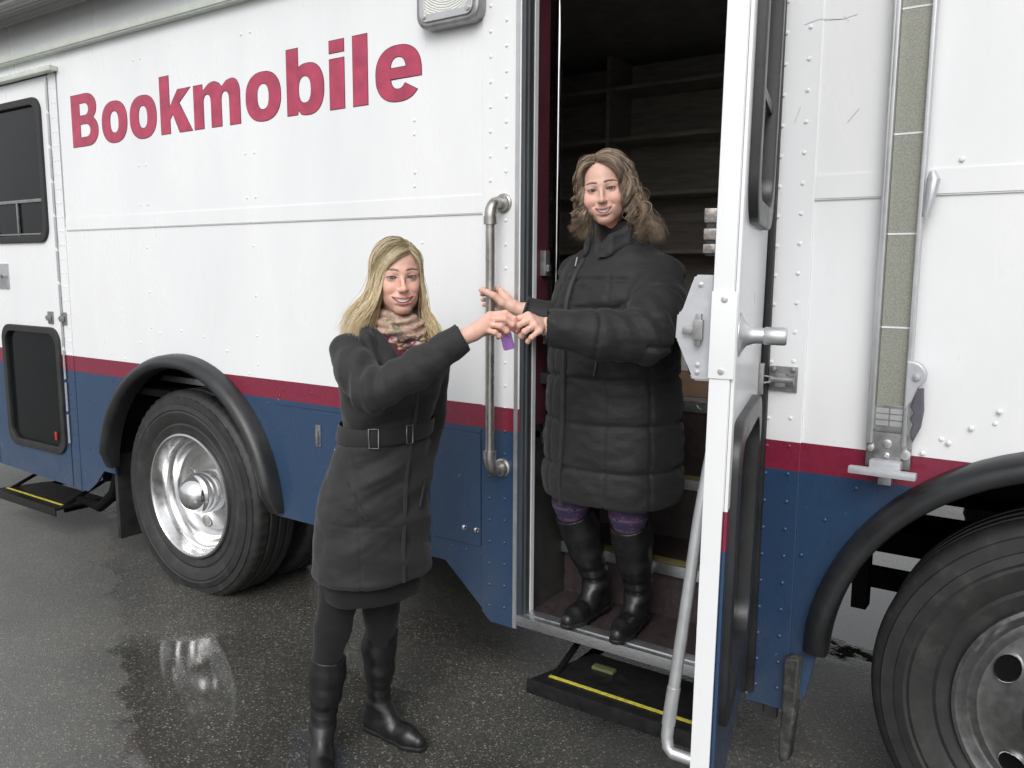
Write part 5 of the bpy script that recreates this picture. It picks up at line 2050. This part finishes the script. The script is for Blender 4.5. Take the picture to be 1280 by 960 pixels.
# pocket welts
for x0, x1, z0, z1 in ((.125, .085, .97, .86), (-.13, -.10, .97, .87)):
    pr = []
    for k in range(9):
        u = k / 8
        z = z0 + (z1 - z0) * u
        x = x0 + (x1 - x0) * u
        P_ = np.array(COAT_A, np.float32)
        a, b, cx, cy = [float(smooth_interp(np.array([z], np.float32), P_[:, 0], P_[:, i])[0]) for i in (1, 2, 3, 4)]
        uu = min(.98, abs((x - cx) / a))
        pr.append((x, cy + b * (1 - uu ** 2.3) ** (1 / 2.3) + .003, z))
    m = MB()
    m.tube(pr, .0045, 8)
    m.build('pocket_edge', SOFT2, coatA, 60)
# sleeve tab
m = MB()
pt = RWR - wd * .015
m.tube([pt + np.array([.0, .030, -.030]), pt + np.array([.012, .022, -.042]), pt + wd * .02 + np.array([.012, .020, -.046])], .005, 8)
m.build('sleeve_tab', SOFT2, coatA, 60)
# scarf wound round the neck, tail hanging in the V
f = Field((-.2, -.2, 1.22), (.2, .32, 1.58), .0045)
n0 = np.array([nk[0], nk[1], 0], np.float32)
def ringp(rx, ry, z, tilt, n=20, ph=0., cy=0.):
    return [np.array([n0[0] + rx * math.cos(2 * PI * k / n), n0[1] + cy + ry * math.sin(2 * PI * k / n), z - tilt * math.sin(2 * PI * k / n) + .006 * math.sin(4 * PI * k / n + ph)], np.float32) for k in range(n + 1)]
f.path(ringp(.066, .070, 1.468, .014, cy=.022), .021, .006)
f.path(ringp(.076, .078, 1.440, .026, ph=1., cy=.026), .022, .006)
f.path(ringp(.074, .070, 1.412, .030, ph=2., cy=.030), .020, .006)
tz = [(n0[0] + .005, n0[1] + .105, 1.395), (n0[0] - .006, n0[1] + .112, 1.350), (n0[0] - .020, n0[1] + .104, 1.305), (n0[0] - .030, n0[1] + .098, 1.275)]
f.path(tz, [.026, .028, .024, .016], .01)
f.path([(n0[0] - .02, n0[1] + .108, 1.40), (n0[0] - .046, n0[1] + .108, 1.355), (n0[0] - .060, n0[1] + .104, 1.312)], [.024, .026, .018], .008)
finish('scarf', f, SC, WA, 1, lambda V, N_: .006 * np.sin(V[:, 2] * 230 + 60 * V[:, 0] + 5 * wob(V, 14, 3)) + .004 * wob(V, 45, 5))
# right hand reaching out with the key tag
def C3(*a):
    return [L(*p) for p in a]
wrist = L(-1.470, -.512, 1.435)
fingers = [C3((-1.447, -.452, 1.488), (-1.405, -.432, 1.494), (-1.383, -.418, 1.478), (-1.378, -.412, 1.461)),
           C3((-1.440, -.462, 1.478), (-1.398, -.444, 1.478), (-1.381, -.430, 1.462), (-1.388, -.418, 1.447)),
           C3((-1.438, -.474, 1.463), (-1.402, -.460, 1.458), (-1.391, -.446, 1.443), (-1.402, -.434, 1.433)),
           C3((-1.440, -.486, 1.447), (-1.412, -.476, 1.440), (-1.405, -.464, 1.429), (-1.415, -.454, 1.423))]
thumb = C3((-1.462, -.470, 1.440), (-1.432, -.440, 1.444), (-1.408, -.424, 1.450), (-1.388, -.416, 1.456))
hv = hand_mesh(wrist, fingers, thumb, TONE_A, L(-1.560, -.60, 1.38))
lim = [([RSH, REL, RWR], [.042, .038, .028]), ([LSH, LEL, LPK], [.042, .038, .03]),
       ([(-.10, 0, .92), L(-1.952, -.630, .45), L(-1.960, -.650, .355), L(-1.978, -.660, .125)], [.07, .045, .040, .028]), ([(.0, 0, .92), L(-1.888, -.47, .47), L(-1.900, -.455, .395), L(-1.938, -.44, .125)], [.07, .045, .040, .028])]
lim[2][0][0] = (.055, .012, .86); lim[3][0][0] = (-.080, .012, .86)
tor = [(z, a * .70, b * .66, cx, cy) for z, a, b, cx, cy in COAT_A if z > .79]
bA = person_body(WA, FACE_A, TONE_A, HA, [hv], tor, lim)
lk = (HA.inverted() @ (WA.matrix_basis.inverted() @ Vector((0, -2.44, 1.62)))) - Vector((0, .07, 0))
add_eyes(bA, HA, EYE_A, lk)
add_teeth(bA, HA, FACE_A)
add_lashes_brows(bA, HA, FACE_A, np.random.default_rng(1))
blonde_hair(HA, WA)
m = MB()
rg = fingers[2][0] * .45 + fingers[2][1] * .55
fd_ = Vector((fingers[2][1] - fingers[2][0]).tolist()).normalized()
qt = Vector((0, 0, 1)).rotation_difference(fd_).to_matrix()
m.tube([Vector(rg.tolist()) + qt @ Vector((.0102 * math.cos(a), .0102 * math.sin(a), 0)) for a in [2 * PI * k / 20 for k in range(20)]], .0013, 8, closed=True)
m.build('finger_ring', M['chrome'], bA, 60)
# leggings and boots
f = Field((-.30, -.25, .30), (.30, .30, .92), .0058)
kR, aR = L(-1.952, -.630, .450), L(-1.985, -.668, .12)
kL, aL = L(-1.888, -.470, .470), L(-1.945, -.440, .12)
f.path([(.055, .012, .86), kR, L(-1.965, -.655, .33)], [.088, .058, .046], .02)
f.path([(-.080, .012, .86), kL, L(-1.905, -.455, .33)], [.088, .058, .046], .02)
finish('leggings', f, LEGM, WA, 1, lambda V, N_: .0015 * wob(V, 45, 2) + fold(V, kR, (0, 0, 1), 120, .002, .07, 1) + fold(V, kL, (0, 0, 1), 120, .002, .07, 3))
boot('boot', L(-1.900, -.455, .395), L(-1.938, -.440, .125), L(-1.985, -.438, .0), L(-1.722, -.440, .0), .056, WA, 0.)
boot('boot', L(-1.958, -.645, .355), L(-1.978, -.660, .125), L(-2.010, -.632, .0), L(-1.825, -.815, .0), .057, WA, 0.)

# ================================================================== woman in the doorway
ZB = .359
WB = empty('person', (-1.335, .13, ZB), R(-100 - 90), 'woman with wavy brown hair in a long black quilted coat standing on the bookmobile step', 'person', None)
bpy.context.view_layer.update()
L = make_person(WB)
HB = head_mat(WB, (-1.364, .065, 1.889), -68, -3, 8, 1.0)
COAT_B = [(.478, .248, .203, .0, .0), (.52, .252, .208, .0, .0), (.62, .248, .206, 0, 0), (.80, .240, .200, .0, .0), (.95, .228, .192, .0, .004), (1.08, .222, .190, .0, .008), (1.18, .220, .178, -.004, .006), (1.25, .205, .150, -.008, .0), (1.305, .172, .112, -.010, -.004), (1.345, .118, .090, -.010, .0), (1.385, .078, .080, -.010, .008), (1.425, .072, .078, -.012, .016)]
LSB, LEB, LWB = L(-1.150, .085, 1.590), L(-1.098, -.130, 1.422), L(-1.335, -.318, 1.452)
RSB, REB, RWB = L(-1.500, .175, 1.600), L(-1.450, .045, 1.425), L(-1.592, -.048, 1.482)
f = Field((-.40, -.34, .42), (.42, .52, 1.48), .0062)
f.loft(COAT_B, 0)
f.path([LSB, LSB * .5 + LEB * .5 + np.array([-.015, 0, -.005]), LEB], [.082, .084, .078], .03)
f.path([LEB, LEB * .5 + LWB * .5 + np.array([0, .0, -.010]), LWB], [.078, .072, .056], .02)
f.path([RSB, REB], [.078, .066], .03)
f.path([REB, REB * .5 + RWB * .5 + np.array([0, 0, -.006]), RWB], [.064, .058, .048], .02)
for e_, w_, r_ in ((LEB, LWB, .042), (REB, RWB, .036)):
    wd = (w_ - e_) / np.linalg.norm(w_ - e_)
    sl, X, Y, Z = f.reg(w_ - .1, w_ + .1)
    al_ = (X - w_[0]) * wd[0] + (Y - w_[1]) * wd[1] + (Z - w_[2]) * wd[2]
    rr_ = (X - w_[0]) ** 2 + (Y - w_[1]) ** 2 + (Z - w_[2]) ** 2
    f.d[sl] = np.where(rr_ < .09 ** 2, np.maximum(f.d[sl], al_ - .004), f.d[sl])
    f.cone(w_ - wd * .03, w_ + wd * .05, r_, r_ + .003, .004, cut=True)
# neck opening: collar stands away from the throat
f.cone((-.012, .030, 1.36), (-.014, .050, 1.47), .052, .068, .008, cut=True)
sl, X, Y, Z = f.reg((-.2, .02, 1.28), (.2, .3, 1.5))
f.carve(sl, np.maximum(np.abs(X - .004) - (Z - 1.315) * .30, .03 - Y), .01)
f.ell((0, 0, .45), (.215, .175, .06), .012, cut=True)
ax1, ax2 = (LEB - LSB), (LWB - LEB)
def seg_coord(V, a, b):
    ab = b - a
    t = (V - a) @ ab / (ab @ ab)
    d = np.linalg.norm(V - a - np.clip(t, 0, 1)[:, None] * ab, axis=1)
    return t, d, np.linalg.norm(ab)
def quilt(u, w=.006):
    """groove at integer u, soft pillow between"""
    q = np.abs(u - np.round(u))
    return q
def dispB(V, N_):
    x, y, z = V.T
    t1, d1, l1 = seg_coord(V, LSB, LEB)
    t2, d2, l2 = seg_coord(V, LEB, LWB)
    t3, d3, l3 = seg_coord(V, REB, RWB)
    onL1 = ss(.115, .095, d1) * (t1 > .1) * (t1 < 1.0)
    onL2 = ss(.100, .085, d2) * (t2 > 0.02)
    onR = ss(.085, .07, d3) * (t3 > .05)
    arm = np.clip(onL1 + onL2 + onR, 0, 1)
    zz = z + .010 * wob(V, 7, 2)
    out = np.zeros(len(V), np.float32)
    # body: horizontal seams every 0.155 m with a few upright ones
    for zs in (.60, .755, .905, 1.03, 1.14, 1.235):
        dz = zz - zs
        out -= (.0085 * np.exp(-(dz / .0075) ** 2)) * (1 - arm)
    pil = np.abs(np.sin(PI * (zz - .60) / .150))
    out += .0035 * pil ** .7 * (1 - arm)
    ang = np.arctan2(y, x)
    for a_ in (.35, .95, 1.30, 2.1, 2.75):
        out -= .0045 * np.exp(-(((ang - a_) * .22) / .006) ** 2) * (1 - arm) * (z < 1.25)
    # sleeves: rings
    for t, on, l, n in ((t1, onL1, l1, 2.), (t2, onL2, l2, 2.), (t3, onR, l3, 2.)):
        u = t * n + .12 * wob(V, 12, 5)
        q = np.abs(u - np.round(u)) / n * l
        out += on * (-.0065 * np.exp(-(q / .007) ** 2) + .002)
    # puckers radiating from the seams and soft crumple
    out += .0040 * wob(V, 30, 3, st=(1, 1, 2.2)) + .0017 * wob(V, 62, 6, st=(.7, .7, 1.7)) + .004 * wob(V, 14, 9)
    out += fold(V, LEB, (LWB - LSB), 95, .007, .12, 4) + fold(V, (.0, .15, 1.12), (.4, 0, 1), 60, .005, .14, 6)
    return out
coatB = finish('coat', f, PUFF, WB, 2, dispB)
front_strip('zip', COAT_B, .060, .46, 1.30, .018, .006, ZIP, coatB, th=.005, sway=.003)
m = MB()
z_p = ring_pts(COAT_B, 1.30, .01, 360)[72]
m.tube([(.066, z_p[1] + .015, 1.305), (.068, z_p[1] + .022, 1.275)], .0035, 8)
m.build('zip_pull', M['steel'], coatB, 60)
f = Field((-.2, -.15, 1.30), (.2, .25, 1.52), .005)
for dz, k_ in ((-.026, 1.06), (-.010, 1.0), (.006, .97), (.022, .97)):
    cp = [(.050, .098, 1.340), (.070, .060, 1.375), (.062, -.010, 1.398), (-.005, -.060, 1.404), (-.076, -.010, 1.398), (-.086, .055, 1.375), (-.056, .106, 1.345), (-.026, .124, 1.318)]
    f.path([(-.008 + (x + .008) * k_, y * k_, z + dz) for x, y, z in cp], [.010, .0125, .013, .013, .013, .0125, .011, .009], .012)
finish('coat_collar', f, PUFF, coatB, 2, lambda V, N_: .003 * wob(V, 45, 3))
# pocket slit
m = MB()
m.tube([(-.085, .190, 1.02), (-.078, .196, .97), (-.070, .199, .92)], [.003, .0055, .003], 8)
m.build('pocket_edge', ZIP, coatB, 60)
# cuff of the right sleeve
m = MB()
rd = Vector((RWB - REB).tolist()).normalized()
qt = Vector((0, 0, 1)).rotation_difference(rd).to_matrix()
for o_ in (.0, -.012):
    m.tube([Vector(RWB.tolist()) + rd * o_ + qt @ Vector((.045 * math.cos(a), .045 * math.sin(a), 0)) for a in [2 * PI * k / 28 for k in range(28)]], .006, 8, closed=True)
m.build('cuff', SOFT2, coatB, 60)
# hands: right one round the grab handle, left one taking the key
wr = L(-1.622, -.068, 1.492)
gx, gy = -1.713, -.085
fr_ = []
for i, z in enumerate((1.553, 1.534, 1.515, 1.497)):
    s_ = (0, .003, .001, -.004)[i]
    fr_.append(C3_ := [L(gx + .038, gy + .012, z - .006), L(gx + .010 , gy + .030, z), L(gx - .020 - s_, gy + .018, z + .002), L(gx - .030 - s_, gy - .004, z + .001)])
tb = [L(-1.652, -.098, 1.508), L(-1.676, -.116, 1.533), L(-1.706, -.116, 1.544), L(-1.736, -.108, 1.551)]
h1 = hand_mesh(wr, fr_, tb, TONE_B, L(-1.560, -.03, 1.465))
wl = L(-1.352, -.330, 1.455)
fl_ = [[L(-1.365, -.372, 1.487), L(-1.392, -.402, 1.474), L(-1.406, -.400, 1.462), L(-1.410, -.390, 1.452)],
       [L(-1.352, -.376, 1.476), L(-1.374, -.408, 1.459), L(-1.388, -.402, 1.444), L(-1.388, -.388, 1.437)],
       [L(-1.338, -.376, 1.460), L(-1.354, -.406, 1.441), L(-1.370, -.400, 1.427), L(-1.372, -.386, 1.423)],
       [L(-1.326, -.370, 1.443), L(-1.337, -.395, 1.424), L(-1.352, -.391, 1.411), L(-1.357, -.378, 1.409)]]
tl_ = [L(-1.372, -.345, 1.466), L(-1.396, -.366, 1.467), L(-1.412, -.382, 1.463), L(-1.418, -.391, 1.459)]
h2 = hand_mesh(wl, fl_, tl_, TONE_B, L(-1.27, -.27, 1.45))
legs = [((-.10, .0, .82), L(-1.232, .06, .800), L(-1.238, .088, .69)), ((.10, .0, .82), L(-1.462, .065, .800), L(-1.456, .092, .69))]
legs2 = [(legs[0][0], legs[0][1], L(-1.236, .083, .700), L(-1.243, .190, .478)), (legs[1][0], legs[1][1], L(-1.458, .085, .700), L(-1.420, .195, .478))]
lim = [([LSB, LEB, LWB], [.045, .042, .03]), ([RSB, REB, RWB], [.045, .042, .03])] + [(list(l), [.085, .05, .045, .03]) for l in legs2]
tor = [(.78, .16, .12, 0, 0), (1.0, .15, .12, 0, 0), (1.2, .16, .11, 0, 0), (1.30, .13, .08, -.01, 0), (1.36, .05, .05, -.01, .01)]
bB = person_body(WB, FACE_B, TONE_B, HB, [h1, h2], tor, lim)
lk = (HB.inverted() @ (WB.matrix_basis.inverted() @ Vector((0, -2.44, 1.62)))) - Vector((0, .07, 0))
add_eyes(bB, HB, EYE_B, lk)
add_teeth(bB, HB, FACE_B)
add_lashes_brows(bB, HB, FACE_B, np.random.default_rng(2))
brown_hair(HB, WB)
m = MB()
rg = fl_[2][0] * .4 + fl_[2][1] * .6
fd_ = Vector((fl_[2][1] - fl_[2][0]).tolist()).normalized()
qt = Vector((0, 0, 1)).rotation_difference(fd_).to_matrix()
m.tube([Vector(rg.tolist()) + qt @ Vector((.0102 * math.cos(a), .0102 * math.sin(a), 0)) for a in [2 * PI * k / 20 for k in range(20)]], .0013, 8, closed=True)
m.build('finger_ring', M['chrome'], bB, 60)
f = Field((-.26, -.2, .20), (.26, .26, .60), .0058)
for l in legs:
    a, b, c = [np.array(v, np.float32) for v in l]
    f.path([a, b, c], [.090, .064, .044], .02)
finish('leggings', f, PT, WB, 1, lambda V, N_: .002 * wob(V, 45, 2))
boot('boot', L(-1.236, .072, .760), L(-1.243, .185, .478), L(-1.250, .235, ZB), L(-1.228, -.035, ZB), .068, WB, 0., .005)
boot('boot', L(-1.458, .076, .757), L(-1.420, .192, .478), L(-1.412, .240, ZB), L(-1.432, -.028, ZB), .068, WB, 0., .005)

# ================================================================== the keys passing between them
KT = empty('key_fob', (-1.405, -.425, 1.42), 0, 'small translucent purple key tag with a key held between the two women', 'key fob')
fobm = NG("purple_acrylic")
fobm.set(Base_Color=fobm.ramp(fobm.noise(90, 2), [(.3, (.30, .10, .45)), (.7, (.48, .22, .62))]), Roughness=.15, Transmission_Weight=.45, Alpha=.95)
mt = Matrix.Rotation(R(35), 4, 'Z') @ Matrix.Rotation(R(-14), 4, 'Y')
me = plate_mesh('tag', [rrect(-.016, .016, -.034, .018, .006)], -.003, .006, .001)
me.transform(mt)
shade(me, 40)
link('tag', me, fobm.m, KT)
m = MB()
m.tube([mt @ Vector((.009 * math.cos(a), 0, .024 + .009 * math.sin(a))) for a in [2 * PI * k / 24 for k in range(24)]], .0012, 8, closed=True)
m.build('key_ring', M['chrome'], KT, 60)
m = MB()
m.tube([(.005, .012, .034), (.001, .030, .038), (-.003, .042, .036)], [.003, .0028, .0025], 8)
m.build('key', simple("brass_key", (.45, .33, .14), .35, .9), KT, 60)
